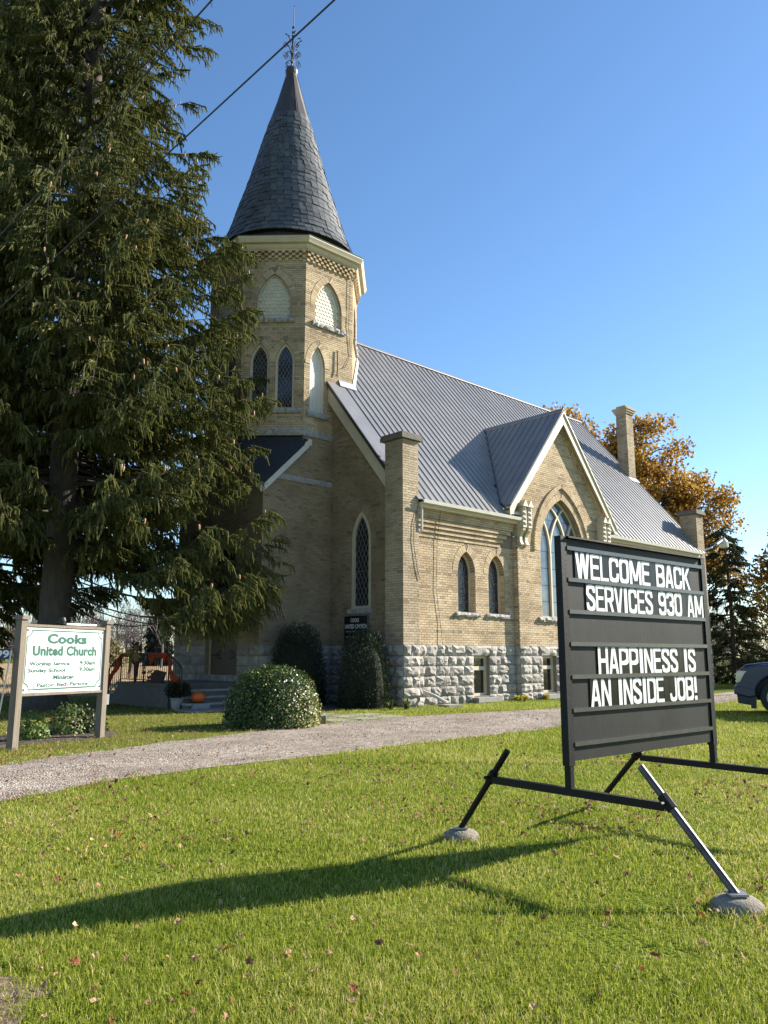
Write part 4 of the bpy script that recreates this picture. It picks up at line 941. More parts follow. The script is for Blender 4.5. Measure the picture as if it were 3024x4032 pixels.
def line(txt, row, x0, x1):
    ws = [WID.get(c, 1) for c in txt]; k = (x1-x0)/sum(ws); x = x0; zl = RZs[row+1]+.012; zh = RZs[row]-.012
    for c, w in zip(txt, ws):
        cw = w*k
        b = MB(); b.prism([(x+.002, zl), (x+cw-.002, zl), (x+cw-.002, zh), (x+.002, zh)], P0, PD, ZUP, PN, .019, .022); t = sgo('letter_tile', b, 'tile')
        if c != ' ':
            hh = (zh-zl)*.95; w_ = cw*(.93 if c not in 'I!' else .6); me = glyph(c, w_, hh)
            mt = Matrix.Identity(4); o0 = sp(x+(cw-w_)/2, zl+(zh-zl)*.02, .0235)
            for i in range(3): mt[i][0] = PD[i]; mt[i][1] = ZUP[i]; mt[i][2] = PN[i]; mt[i][3] = o0[i]
            me.transform(mt); sgo('letter', me, 'letterwhite', t)
        x += cw
f_ = lambda t: t*PW
line('WELCOME BACK', 0, f_(.065), f_(.885)); line('SERVICES 930 AM', 1, f_(.125), f_(.985)); line('HAPPINESS IS', 3, f_(.18), f_(.885)); line('AN INSIDE JOB!', 4, f_(.125), f_(.885))
# foot bars, legs, concrete domes
dome_prof = [(.15, -.05), (.155, .01), (.14, .05), (.11, .075), (.05, .088), (.0, .09)]
for pi, P in enumerate((P0, P1)):
    zb_ = .49
    b = MB(); o = P-BD*.70-Vector((0, 0, 0)); sd = Vector((BD.y, -BD.x, 0))*.025
    b.obox(o-sd+ZUP*(zb_-.025), BD*1.42, sd*2, ZUP*.05); sgo('foot_bar', b, 'signframe')
    for s_ in (-1, 1):
        top = P+BD*(.56*s_)+ZUP*.71; foot = P+BD*(1.14*s_)+ZUP*.085
        if pi == 0 and s_ < 0: foot = Vector((.60, 6.58, .08))
        if pi == 0 and s_ > 0: foot = Vector((1.985, 4.81, .08))
        b = MB(); b.tube([top, foot], .024, 10); leg = sgo('leg', b, 'bluesteel' if (s_ > 0) else 'signframe')
        k = P+BD*(.71*s_)+ZUP*zb_; dd = (foot-top).normalized()
        cpt = top+dd*((k-top).dot(dd)); b = MB(); b.tube([cpt-dd*.05, cpt+dd*.05], .036, 8); b.tube([cpt+sd*1.2, cpt+sd*3.2], .012, 6); sgo('clamp', b, 'signframe')
        b = MB(); b.obox(foot+Vector((-.05, -.05, .0)), (.1, 0, 0), (0, .1, 0), (0, 0, .012)); sgo('foot_plate', b, 'galv', leg)
        b = MB(); b.lathe(dome_prof, (foot.x, foot.y, -.085 if pi and s_ < 0 else -.012), 18); sgo('concrete_foot', b, 'tanconcrete')
        for p in sg.children:
            if p.name.startswith('concrete_foot'): p.data.polygons.foreach_set('use_smooth', [True]*len(p.data.polygons))

# ------------------------------------------------------------------ white church name sign
M['signwhite'] = mat('white_sign_board', (.74, .74, .71), (.68, .68, .66), 2, .4, .02)
M['green'] = mat('dark_green_print', (.004, .085, .055), (.006, .07, .05), 4, .45)
M['greenshadow'] = mat('pale_green_shadow', (.30, .42, .36), (.28, .40, .34), 4, .5)
L0 = Vector((-5.65, 12.57, 0)); L1 = Vector((-4.99, 14.48, 0)); LD = (L1-L0).normalized(); LW = (L1-L0).length; LN = Vector((LD.y, -LD.x, 0))
ns = empty('church_name_sign', (L0+L1)/2, 0, 'white board sign with green lettering between two weathered wooden posts', 'sign')
NSI = Matrix.Translation(-((L0+L1)/2))
def nso(name, b, m, parent=None):
    me = b if isinstance(b, bpy.types.Mesh) else b.mesh(name); me.transform(NSI); return obj(name, me, m, parent or ns)
for x in (0, LW):
    b = MB(); b.prism([(x-.06, -.1), (x+.06, -.1), (x+.06, 1.97), (x-.06, 1.97)], L0, LD, ZUP, LN, -.06, .06); nso('post', b, 'wood')
    b = MB(); b.prism([(x-.09, 1.97), (x+.09, 1.97), (x+.09, 2.0), (x+.07, 2.03), (x-.07, 2.03), (x-.09, 2.0)], L0, LD, ZUP, LN, -.09, .09); nso('post_cap', b, 'wood')
b = MB(); b.prism([(.06, .84), (LW-.06, .82), (LW-.06, 1.86), (.06, 1.86)], L0, LD, ZUP, LN, -.02, .02); bd = nso('board', b, 'signwhite')
for z in (.795, 1.865): 
    b = MB(); b.prism([(.06, z), (LW-.06, z-.015*(z < 1)), (LW-.06, z+.04-.015*(z < 1)), (.06, z+.04)], L0, LD, ZUP, LN, -.04, .045); nso('rail', b, 'wood')
def ntext(s, x, z, w, h, m='green', bold=.03, d=.0225, par=None):
    me, w_, h_ = text_mesh(s, w, h, bold, spacing=1.05)
    mt = Matrix.Identity(4); o0 = L0+LD*(x-w/2)+ZUP*z+LN*d
    for i in range(3): mt[i][0] = LD[i]; mt[i][1] = ZUP[i]; mt[i][2] = LN[i]; mt[i][3] = o0[i]
    me.transform(mt); return nso('lettering', me, m, par or bd)
cxs = LW/2
ntext('Cooks', cxs+.03, 1.595, .95, .165, 'greenshadow', .05, .0218); ntext('Cooks', cxs+.02, 1.605, .95, .165, 'green', .05)
ntext('United Church', cxs+.01, 1.40, 1.52, .165, 'greenshadow', .05, .0218); ntext('United Church', cxs, 1.41, 1.52, .165, 'green', .05)
for z, a, c in ((1.255, 'Worship Service', '9:30am'), (1.15, 'Sunday School', '9:30am')):
    ntext(a, .66 if a[0] == 'W' else .60, z-.02, .92 if a[0] == 'W' else .84, .085, bold=.045); ntext(c, 1.56, z, .4, .075, bold=.045)
ntext('Minister', 1.0, 1.03, .5, .075, bold=.045)
b = MB(); b.prism([(.33, .905), (1.66, .905), (1.66, .995), (.33, .995)], L0, LD, ZUP, LN, .0225, .03); pl = nso('name_plate', b, 'signwhite')
ntext('Pastor: Beth Parsons', .99,   .916, 1.2, .068, bold=.045, d=.0312, par=pl)
# border with scooped corners
x0, x1, z0, z1, rr, wd = .12, LW-.12, .885, 1.81, .1, .011
pth = []
for (cx_, cz_, a0) in ((x0, z0, PI/2), (x1, z0, PI), (x1, z1, -PI/2), (x0, z1, 0)):
    for i in range(7):
        t = a0-PI/2*i/6 if True else 0
        pth.append((cx_+rr*math.cos(t), cz_+rr*math.sin(t)))
b = MB(); k = len(pth)
for i in range(k):
    (xa, za), (xb, zb2) = pth[i], pth[(i+1) % k]; dx, dz = xb-xa, zb2-za; l_ = math.hypot(dx, dz); nx, nz = -dz/l_*wd, dx/l_*wd
    b.prism([(xa-nx, za-nz), (xb-nx, zb2-nz), (xb+nx, zb2+nz), (xa+nx, za+nz)], L0, LD, ZUP, LN, .0205, .0222+.0001*(i % 3))
nso('border', b, 'green', bd)
for cx_ in (x0-.0, x1):
    for cz_ in (z0, z1):
        b = MB(); b.prism([(cx_+.022*math.cos(t), cz_+.022*math.sin(t)) for t in np.linspace(0, 2*PI, 12)[:-1]], L0, LD, ZUP, LN, .0205, .0225); nso('corner_dot', b, 'green', bd)
b = MB(); b.tube([L0+LD*.95+ZUP*1.93+LN*.04, L0+LD*1.7+ZUP*1.935+LN*.04], .018, 8); nso('lamp_tube', b, 'letterwhite')
b = MB(); o = L0+LD*.9+ZUP*1.97; b.lathe([(.0, -.05), (.05, -.04), (.06, .02), (.04, .07), (0, .08)], tuple(o), 10); b.tube([o, o+Vector((-.12, .06, -.03))], .03, 6); nso('spot_lamp', b, 'iron')
b = MB(); b.prism([(LW+.065, .56), (LW+.14, .56), (LW+.14, .74), (LW+.065, .74)], L0, LD, ZUP, LN, -.06, .05); nso('switch_box', b, 'galv')
b = MB(); b.tube([L1+LD*.075+ZUP*0, L1+LD*.075+ZUP*1.85], .014, 6); nso('conduit', b, 'letterwhite')

# house number plate
M['blue'] = mat('blue_number_plate', (.006, .012, .07), (.008, .014, .085), 3, .35)
h9 = empty('house_number_sign', (-5.86, 12.35, 0), 0, 'blue and white house number plate on a thin metal stake', 'sign')
b = MB(); b.tube([(.0, 0, -.1), (.16, .05, 1.5)], .012, 6); obj('stake', b, 'galv', h9)
b = MB(); b.box((-.11, -.004, 1.36), (.165, .004, 1.515)); pl = obj('number_plate', b, 'blue', h9); pl.rotation_euler = (0, 0, R(12)); pl.location = (.0, .03, 0)
me, w_, h_ = text_mesh('99', .20, .115, .03); me.transform(Matrix.Translation((-.065, -.006, 1.38)) @ Matrix.Rotation(PI/2, 4, 'X')); obj('numerals', me, 'letterwhite', pl)

# church notice board on the gable wall
def cw(a, b_, z): return church.matrix_basis @ Vector((a, b_, z))
nb = empty('wall_notice_board', cw(.27, 2.27, 1.75), PHI, 'small black notice board below the tall lancet window behind the clipped yew', 'sign')
b = MB(); b.box((-.06, -.53, .0), (-.02, .53, .87)); bd2 = obj('board', b, 'signblack', nb)
b = MB()
for (y0, y1, z0_, z1_) in ((-.55, .55, .87, .9), (-.55, .55, -.03, 0), (-.55, -.53, 0, .87), (.53, .55, 0, .87)): b.box((-.065, y0, z0_), (-.015, y1, z1_))
obj('board_frame', b, 'galv', nb)
def nbt(s, y, z, w, h, bold=.02):
    me, w_, h_ = text_mesh(s, w, h, bold); mt = Matrix(((0, 0, -1, -.062), (-1, 0, 0, y+w/2), (0, 1, 0, z), (0, 0, 0, 1))); me.transform(mt); obj('lettering', me, 'letterwhite', bd2)
nbt('COOKS', .04, .68, .38, .12, .03); nbt('UNITED CHURCH', 0, .49, 1.0, .13, .03); nbt('Worship Service', .2, .36, .5, .07, .0); nbt('Sunday School', .2, .2, .5, .07, .0); nbt('9:30', -.34, .2, .18, .06, .0)

# flood lamp on the back pier
fl = empty('flood_lamp', cw(19.2, .0, 6.1), PHI, 'grey flood lamp on a bracket arm at the back corner pier', 'lamp')
b = MB(); b.tube([(.0, .1, 0), (.5, -.1, .18), (1.1, -.2, .5)], .05, 8); obj('arm', b, 'galv', fl)
b = MB(); b.tube([(.85, -.18, .36), (1.3, -.25, .58)], .085, 10); obj('lamp_body', b, 'galv', fl)
b = MB(); b.lathe([(.06, .16), (.15, .05), (.2, -.02), (.2, -.26), (.16, -.3)], (1.45, -.28, .55), 12); obj('lamp_shade', b, 'white', fl)

# ------------------------------------------------------------------ entrance steps, rail and decorations (church space)
st = empty('entrance_steps', ORG, PHI, 'dark concrete landing with steps down on both sides before the church door', 'steps')
b = MB(); b.box((-4.98, 4.1, 0), (-2.39, 7.2, .58)); obj('landing_base', b, 'darkconcrete', st)
b = MB(); b.box((-5.02, 4.06, .58), (-2.385, 7.24, .66)); obj('landing_slab', b, 'darkconcrete', st)
for sd in (-1, 1):
    for k in range(3):
        e0 = 4.1-.32*(k+1) if sd < 0 else 7.2+.32*k; z = .5-.165*k
        b = MB(); b.box((-4.9, e0-(0 if sd < 0 else -.001), 0), (-2.6, e0+.32, z-.05)); s_ = obj('step', b, 'darkconcrete', st)
        b = MB(); b.box((-4.93, e0-.03*(sd < 0), z-.05), (-2.57, e0+.32+.03*(sd > 0), z)); obj('tread', b, 'concrete', s_)
b = MB(); b.box((-5.3, 2.2, .0), (-2.6, 3.12, .035)); obj('apron_slab', b, 'concrete', st)
hr = empty('handrail', ORG, PHI, 'black iron handrail along the front of the entrance landing', 'railing')
ax = -4.93; y0, y1 = 4.2, 7.12
def tb(name, pts, r=.016, par=hr, m='iron', s=5): bb = MB(); bb.tube(pts, r, s); return obj(name, bb, m, par)
tb('top_rail', [(ax, y0-.72, 1.08), (ax, y0, 1.48), (ax, y1, 1.48), (ax, y1+.8, 1.05), (ax, y1+.86, .95), (ax, y1+.82, .2)], .022)
tb('bottom_rail', [(ax, y0-.72, .3), (ax, y0, .74), (ax, y1, .74), (ax, y1+.8, .32)], .014)
for y, z0_, z1_ in ((y0, .66, 1.48), (y1, .66, 1.48), (y0-.72, .0, 1.08), (y1+.8, .0, 1.05), ((y0+y1)/2, .66, 1.48)): tb('post', [(ax, y, z0_), (ax, y, z1_)], .024)
n = 24
for i in range(1, n):
    y = y0+(y1-y0)*i/n; tb('baluster', [(ax, y, .74), (ax, y, 1.48)], .009, s=4)
for i in range(1, 6):
    t = i/6; tb('baluster', [(ax, y1+.8*t, .74-.42*t), (ax, y1+.8*t, 1.48-.43*t)], .009, s=4); tb('baluster', [(ax, y0-.72*t, .74-.44*t), (ax, y0-.72*t, 1.48-.4*t)], .009, s=4)
for sd in (-1, 1):
    c = (y0+y1)/2; P = [(ax, c+sd*(.02+.09*math.sin(t)), 1.0+.11*math.cos(t)) for t in np.linspace(0, 4.6, 12)]; tb('scroll', P, .01)
M['orange'] = mat('orange_fabric', (.62, .085, .015), (.42, .05, .01), 5, .85, .5, 14, transl=.35)
def cloth(name, path, wd, label, seed):
    r_ = random.Random(seed); b = MB(); n = len(path); rows = []
    for i, (y, z) in enumerate(path):
        for j in range(7):
            t = j/6; fold = .035*math.sin(j*2.2+i*.9+seed); w = wd[i] if hasattr(wd, '__len__') else wd
            b.v.append((ax-.035+fold+r_.uniform(-.008, .008), y+(r_.uniform(-.01, .01)), z-w*t+r_.uniform(-.012, .012)))
    for i in range(n-1):
        for j in range(6): b.f.append((i*7+j, i*7+j+1, i*7+j+8, i*7+j+7))
    me = b.mesh(name); me.transform(Matrix.Rotation(PHI, 4, 'Z')); o = obj(name, me, 'orange', None, label, 'fabric', smooth=True); o.location = ORG
    md = o.modifiers.new('solid', 'SOLIDIFY'); md.thickness = .006
    return o
cl = [(y0+.02-.7*t, 1.46-.62*(1-(1-t)**2)+.12*math.sin(t*PI)*0-.05*math.sin(t*PI)) for t in np.linspace(0, 1, 10)]
cloth('orange_cloth', cl+[(y0-.66, .8), (y0-.62, .55)], [.05, .15, .24, .28, .26, .22, .18, .16, .18, .22, .3, .28], 'orange cloth swag hanging at the right end of the handrail by the door steps', 1)
cl = [(y1-.02+.78*t, 1.46-.75*t+.1*t*t) for t in np.linspace(0, 1, 9)]
cloth('orange_cloth', cl, [.08, .3, .34, .3, .24, .2, .18, .3, .42], 'orange cloth swag tied to the left sloping end of the handrail', 2)
cloth('orange_cloth', [(y0+.05+1.1*t, 1.49) for t in np.linspace(0, 1, 14)], [.06, .2, .3, .12, .16, .1, .14, .12, .1, .2, .3, .34, .22, .1], 'scalloped orange cloth wrapped on the right half of the level handrail', 3)
cloth('orange_cloth', [(y1-.02-1.0*t, 1.49) for t in np.linspace(0, 1, 10)], [.1, .12, .1, .12, .1, .12, .16, .22, .36, .42], 'orange cloth wrapped on the left half of the level handrail', 4)
M['straw'] = mat('straw', (.30, .20, .09), (.17, .10, .045), 9, .95, .3)
M['darkcloth'] = mat('brown_plaid_cloth', (.085, .04, .025), (.045, .025, .02), 14, .9)
sc = empty('harvest_scarecrow', cw(ax-.1, 5.98, .66), PHI, 'small scarecrow with straw and dark leafy head tied to the middle of the handrail', 'scarecrow')
b = MB(); b.tube([(0, 0, .0), (0, -.02, .35), (0, -.05, .62)], [.035, .07, .09], 7); obj('trousers', b, 'darkcloth', sc)
b = MB(); b.tube([(0, -.05, .6), (-.02, -.05, .78), (-.02, -.05, .88)], [.09, .12, .05], 8); b.tube([(0, -.3, .72), (0, -.05, .8), (0, .24, .74)], [.03, .05, .03], 6); obj('shirt', b, 'straw', sc)
b = MB(); b.lathe([(0, -.1), (.08, -.06), (.1, .0), (.07, .09), (0, .11)], (-.02, -.05, .97), 10); obj('head', b, 'straw', sc)
b = MB()
for i in range(90):
    a = random.random()*2*PI; e = random.uniform(-.3, 1.4); d = Vector((math.cos(a)*math.cos(e)*.6, math.sin(a)*math.cos(e), math.sin(e)))*random.uniform(.12, .3); o = Vector((-.02, -.02, .95)); s_ = Vector((random.uniform(-1, 1), random.uniform(-1, 1), random.uniform(-1, 1)))*.03
    b.add([o+d*.2, o+d+s_, o+d-s_], [(0, 1, 2)])
obj('leafy_wreath', b, 'darkcloth', sc)
b = MB()
for i in range(60):
    y = .25+random.uniform(-.09, .09); b.add([(-.03, y, .72), (-.06+random.uniform(-.03, .03), y+random.uniform(-.02, .1), random.uniform(-.0, .1)), (-.03, y+.02, .7)], [(0, 1, 2)])
obj('straw_bundle', b, 'straw', sc)
yb = empty('yellow_gourd_balloon', cw(ax-.08, 6.42, 1.5), 0, 'pale yellow round ornament on the handrail beside the scarecrow', 'ornament')
b = MB(); b.lathe([(0, -.11), (.07, -.1), (.125, -.03), (.13, .04), (.08, .11), (0, .125)], (0, 0, 0), 14); obj('ball', b, mat('dull_yellow', (.30, .23, .05), (.24, .18, .04), 4, .7), yb, smooth=True)
b = MB(); b.tube([(0, 0, .11), (.02, 0, .16)], .015, 5); obj('stem', b, 'straw', yb)
tb_ = empty('tipped_planter', cw(ax+.1, 5.1, .66), 0, 'dark tipped planter box resting on the landing behind the rail', 'planter')
b = MB(); b.prism([(-.12, 0), (.18, 0), (.26, .3), (-.02, .36), (-.14, .2)], (0, -.12, 0), (1, 0, 0), (0, 0, 1), (0, 1, 0), 0, .25); obj('tub', b, 'darkcloth', tb_)
b = MB()
for i in range(40):
    a = Vector((random.uniform(-.25, .1), random.uniform(-.1, .1), random.uniform(.0, .32))); b.add([a, a+Vector((.05, .02, .05)), a+Vector((-.04, .03, .06))], [(0, 1, 2)])
obj('dry_leaves', b, 'darkcloth', tb_)
M['pumpkin'] = mat('pumpkin_skin', (.60, .11, .012), (.46, .08, .01), 3, .5)
pk = empty('pumpkin', cw(-4.55, 3.22, .17), .4, 'bright orange pumpkin on the bottom church step beside the potted plant', 'pumpkin')
vs = []; fs = []; nu = 24; nv = 10
for j in range(nv+1):
    t = PI*j/nv
    for i in range(nu):
        p = 2*PI*i/nu; r_ = .215*(1+.07*math.cos(p*8))*math.sin(t)**.85 if 0 < j < nv else .01; vs.append((r_*math.cos(p), r_*math.sin(p), .18-.175*math.cos(t)*(1 if t > PI/2 else 1)))
fs = [(j*nu+i, j*nu+(i+1) % nu, (j+1)*nu+(i+1) % nu, (j+1)*nu+i) for j in range(nv) for i in range(nu)]
pk.scale = (.85, .85, .85); obj('pumpkin_body', MB().add(vs, fs), 'pumpkin', pk, smooth=True)
b = MB(); b.tube([(0, 0, .34), (.01, 0, .4), (.05, .01, .43)], [.03, .02, .022], 6); obj('stem', b, 'straw', pk)
b = MB(); b.box((-.25, -.2, -.17), (.25, .2, 0)); pb = obj('stone_block', b, 'concrete'); pb.location = cw(-4.55, 3.22, .17); pb.rotation_euler = (0, 0, PHI); tag(pb, 'low concrete block under the orange pumpkin at the foot of the steps', 'block')
sd_ = bpy.data.objects['stone_block'].data
bm = bmesh.new(); bm.from_mesh(sd_); bmesh.ops.bevel(bm, geom=bm.edges[:], offset=.015, segments=2, affect='EDGES'); bm.to_mesh(sd_); bm.free()

# ------------------------------------------------------------------ vegetation helpers
def unit(v): return v/np.maximum(np.linalg.norm(v, axis=-1, keepdims=True), 1e-9)
def leaf_quads(P, D, Nr, ln, wd):
    """diamond leaves at P pointing along D, lying in the plane with normal Nr"""
    S_ = unit(np.cross(D, Nr)); ln = np.broadcast_to(ln, (len(P),))[:, None]; wd = np.broadcast_to(wd, (len(P),))[:, None]
    V = np.stack([P, P+D*ln*.5+S_*wd*.5, P+D*ln, P+D*ln*.5-S_*wd*.5], 1)
    return V.reshape(-1, 3), np.arange(len(P)*4).reshape(-1, 4)
def strips(P, D, ln, w0, w1, rng, both=True):
    """hanging shoots: two crossed tapered blades"""
    n = len(P); a = unit(np.cross(D, rng.normal(size=(n, 3)))); c = unit(np.cross(D, a)); V = []
    for s in ((a, c) if both else (a,)):
        V.append(np.stack([P-s*w0[:, None], P+s*w0[:, None], P+D*ln[:, None]+s*w1[:, None], P+D*ln[:, None]-s*w1[:, None]], 1))
    V = np.concatenate(V, 0).reshape(-1, 3); return V, np.arange(len(V)).reshape(-1, 4)
def spruce(name, pos, H, RF, z0, seed, label, group=None, cat='tree', step=.42, dens=1.0, ssize=1.0, trunk_r=.33, cones=0, stops=None, lean=0, nb=5, extra=()):
    r = np.random.default_rng(seed); root = empty(name, pos, 0, label, cat, group)
    b = MB(); zs = np.linspace(0, H*.97, 14)
    rad = [trunk_r*(1-z/H)**.8+.02 for z in zs]; rad[0] = trunk_r*1.75
    zs = np.r_[zs[0], .35*trunk_r*3, zs[1:]]; rad = [rad[0], trunk_r*1.2]+rad[1:]
    b.tube([(.1*math.sin(z*.4)*(z > 1), 0, z-.1 if i == 0 else z) for i, z in enumerate(zs)], rad, 14); obj('trunk', b, 'bark', root, smooth=True)
    P, D, Ln, W0, W1 = [], [], [], [], []; bt = MB(); tips = []
    z = z0
    while z < H-.3:
        for k in range(nb+(len(extra) if z == z0 else 0)):
            az = r.random()*2*PI; L_ = RF(z)*r.uniform(.62, 1.06); zz = z+r.uniform(-.2, .2)
            hi = z/H; ex = None
            if k >= nb: ex = extra[k-nb]; zz, az, L_ = ex[:3]
            e = np.array([math.cos(az), math.sin(az), 0]); sdv = np.array([-math.sin(az), math.cos(az), 0])
            droop = ex[3] if ex else (.24-.5*hi)*r.uniform(.4, 1.3); n = max(5, int(L_/.35)); T = np.linspace(0, 1, n+1)
            bend = r.uniform(-.25, .25)
            path = np.array([0, 0, zz])+e*(L_*T)[:, None]+sdv*(bend*L_*T**2)[:, None]+np.array([0, 0, 1])*(L_*(-droop*1.5*T+ (droop*1.1+.06)*T**2.2+.10*T**4))[:, None]
            if L_ > .8: bt.tube([tuple(p) for p in path], list(np.linspace((.05*ssize*min(1, L_/4)+.008)*(.4 if ex else 1), .006, n+1)), 4, cap=False)
            tips.append(path[-1])
            m = int(L_/.135*dens*(1 if z < 23.5 else .4))+2; ts = np.sort(r.uniform(.18 if not ex else (ex[4] if len(ex) > 4 else .38), 1, m)); 
            for t in ts:
                q = np.array([np.interp(t, T, path[:, i]) for i in range(3)])
                sd = 1 if r.random() < .5 else -1
                l2 = min(1.15, .28+.30*L_*(1-t)*.8+.18)*r.uniform(.6, 1.25)*ssize**.5
                d2 = unit(e*r.uniform(.45, 1.0)+sdv*sd*r.uniform(.25, 1.0)*(1.0 if t < .93 else .3)+np.array([0, 0, r.uniform(-.35, .12)]))
                k2 = max(3, int(l2/.048)); u = np.linspace(.1, 1, k2)
                pts = q+d2*(l2*u)[:, None]+np.array([0, 0, -1])*(l2*.28*u**2)[:, None]
                # twig itself
                P.append(q[None]); D.append(unit((pts[-1]-q))[None]); Ln.append([np.linalg.norm(pts[-1]-q)]); W0.append([.022*ssize]); W1.append([.02*ssize])
                hang = r.random(k2) < .8; dn = np.stack([r.normal(0, .22, k2), r.normal(0, .22, k2), -np.ones(k2)], -1)
                fw = d2[None]*1.0+r.normal(0, .45, (k2, 3)); dd = unit(np.where(hang[:, None], dn+d2*.25, fw))
                P.append(pts); D.append(dd); Ln.append(np.where(hang, r.uniform(.07, .34, k2)*(.55+.45*min(1, L_/3)), r.uniform(.05, .15, k2))*ssize**.7); W0.append(np.full(k2, .021*ssize)*r.uniform(.7, 1.3, k2)); W1.append(np.full(k2, .010*ssize))
        z += step*(1-.3*z/H)*r.uniform(.8, 1.2)
    P = np.concatenate(P); D = np.concatenate(D); Ln = np.concatenate([np.asarray(x) for x in Ln]); W0 = np.concatenate([np.asarray(x) for x in W0]); W1 = np.concatenate([np.asarray(x) for x in W1])
    V, F = strips(P, D, Ln, W0, W1, r)
    obj('branches', bt, 'bark', root)
    fm_ = foliage(name+'_needles', stops or [(0, (.040, .054, .017)), (.35, (.092, .108, .030)), (.7, (.16, .162, .044)), (1, (.23, .205, .062))], .6, .33, .9, .7)
    npmesh('crown', V, F, fm_, root)
    if cones:
        cb = MB(); cb.lathe([(.004, -.14), (.018, -.11), (.026, -.05), (.022, -.01), (.006, .0)], (0, 0, 0), 6, False); cm = cb.mesh('cone'); cm.materials.append(M['cone'])
        r.shuffle(tips := np.array(tips)); 
        tips = [t for t in tips if (t[1] < 1.5) and t[2] < 23]
        for i in range(min(cones, len(tips)*3)):
            t = tips[i % len(tips)]; o = obj('cone', cm, None, root); o.location = Vector(t)*1.0+Vector((*(r.normal(0, .16, 2)), -.08+r.normal(0, .06))); s_ = r.uniform(.8, 1.25); o.scale = (s_, s_, s_); o.rotation_euler = (r.normal(0, .15), r.normal(0, .15), 0)
    return root
M['cone'] = mat('spruce_cone', (.34, .19, .09), (.24, .125, .06), 20, .7)
def dome_shrub(name, c, rx, ry, h, n, ls, stops, label, cat='shrub', seed=1, group=None, shade=.9, pw=2.6, fill=True, rough=.3, yel=None, noise=.05, spike=False, spec=.5):
    r = np.random.default_rng(seed); root = empty(name, (c[0], c[1], 0), 0, label, cat, group)
    d = r.normal(size=(n, 3)); d[:, 2] = np.abs(d[:, 2])*1.0; d = unit(d)
    lo = r.random(n) < .3; d[lo, 2] *= .25; d = unit(d)
    # rounded box-like dome profile
    prof = lambda dd: 1/((np.abs(dd[:, 0])**pw+np.abs(dd[:, 1])**pw+np.abs(dd[:, 2])**pw)**(1/pw))
    f = prof(d)*r.uniform(.80, 1.03, n)*(1+noise*np.sin(d[:, 0]*9+seed)*np.cos(d[:, 1]*8+d[:, 2]*7))
    P = d*f[:, None]*np.array([rx, ry, h])*np.array([1, 1, 1]); P[:, 2] = np.maximum(P[:, 2]*.97+.03, .02)
    Nr = unit(unit(d)+r.normal(0, .45, (n, 3))); D = unit(np.cross(Nr, r.normal(size=(n, 3))))
    if spike: D = unit(d+r.normal(0, .5, (n, 3))+np.array([0, 0, .3])); Nr = unit(np.cross(D, r.normal(size=(n, 3))))
    V, F = leaf_quads(P, D, Nr, ls*r.uniform(.7, 1.3, n), ls*(.55 if not spike else .3)*r.uniform(.7, 1.2, n))
    fm_ = foliage(name+'_leaf', stops, rough, .2, .4, 3, spec)
    if yel is not None:
        ym = yel(P, r); vs = V.reshape(-1, 4, 3)
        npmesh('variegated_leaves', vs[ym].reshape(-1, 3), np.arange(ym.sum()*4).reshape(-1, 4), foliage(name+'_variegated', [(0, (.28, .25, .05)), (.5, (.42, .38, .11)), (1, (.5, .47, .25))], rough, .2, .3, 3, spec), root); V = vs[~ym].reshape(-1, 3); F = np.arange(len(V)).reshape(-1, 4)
    npmesh('leaves', V, F, fm_, root)
    if fill:
        b = MB(); m = 20; nv = 8; vs = []
        for j in range(nv+1):
            t = PI/2*j/nv
            for i in range(m):
                p = 2*PI*i/m; dd = np.array([[math.cos(p)*math.cos(t), math.sin(p)*math.cos(t), math.sin(t)]]); q = (dd*prof(dd)[:, None])[0]*.80; vs.append((q[0]*rx, q[1]*ry, q[2]*h))
        b.add(vs, [(j*m+i, j*m+(i+1) % m, (j+1)*m+(i+1) % m, (j+1)*m+i) for j in range(nv) for i in range(m)]); obj('twig_core', b, 'twigs', root)
    return root
M['twigs'] = mat('dark_twigs', (.022, .025, .012), (.012, .014, .008), 12, 1)
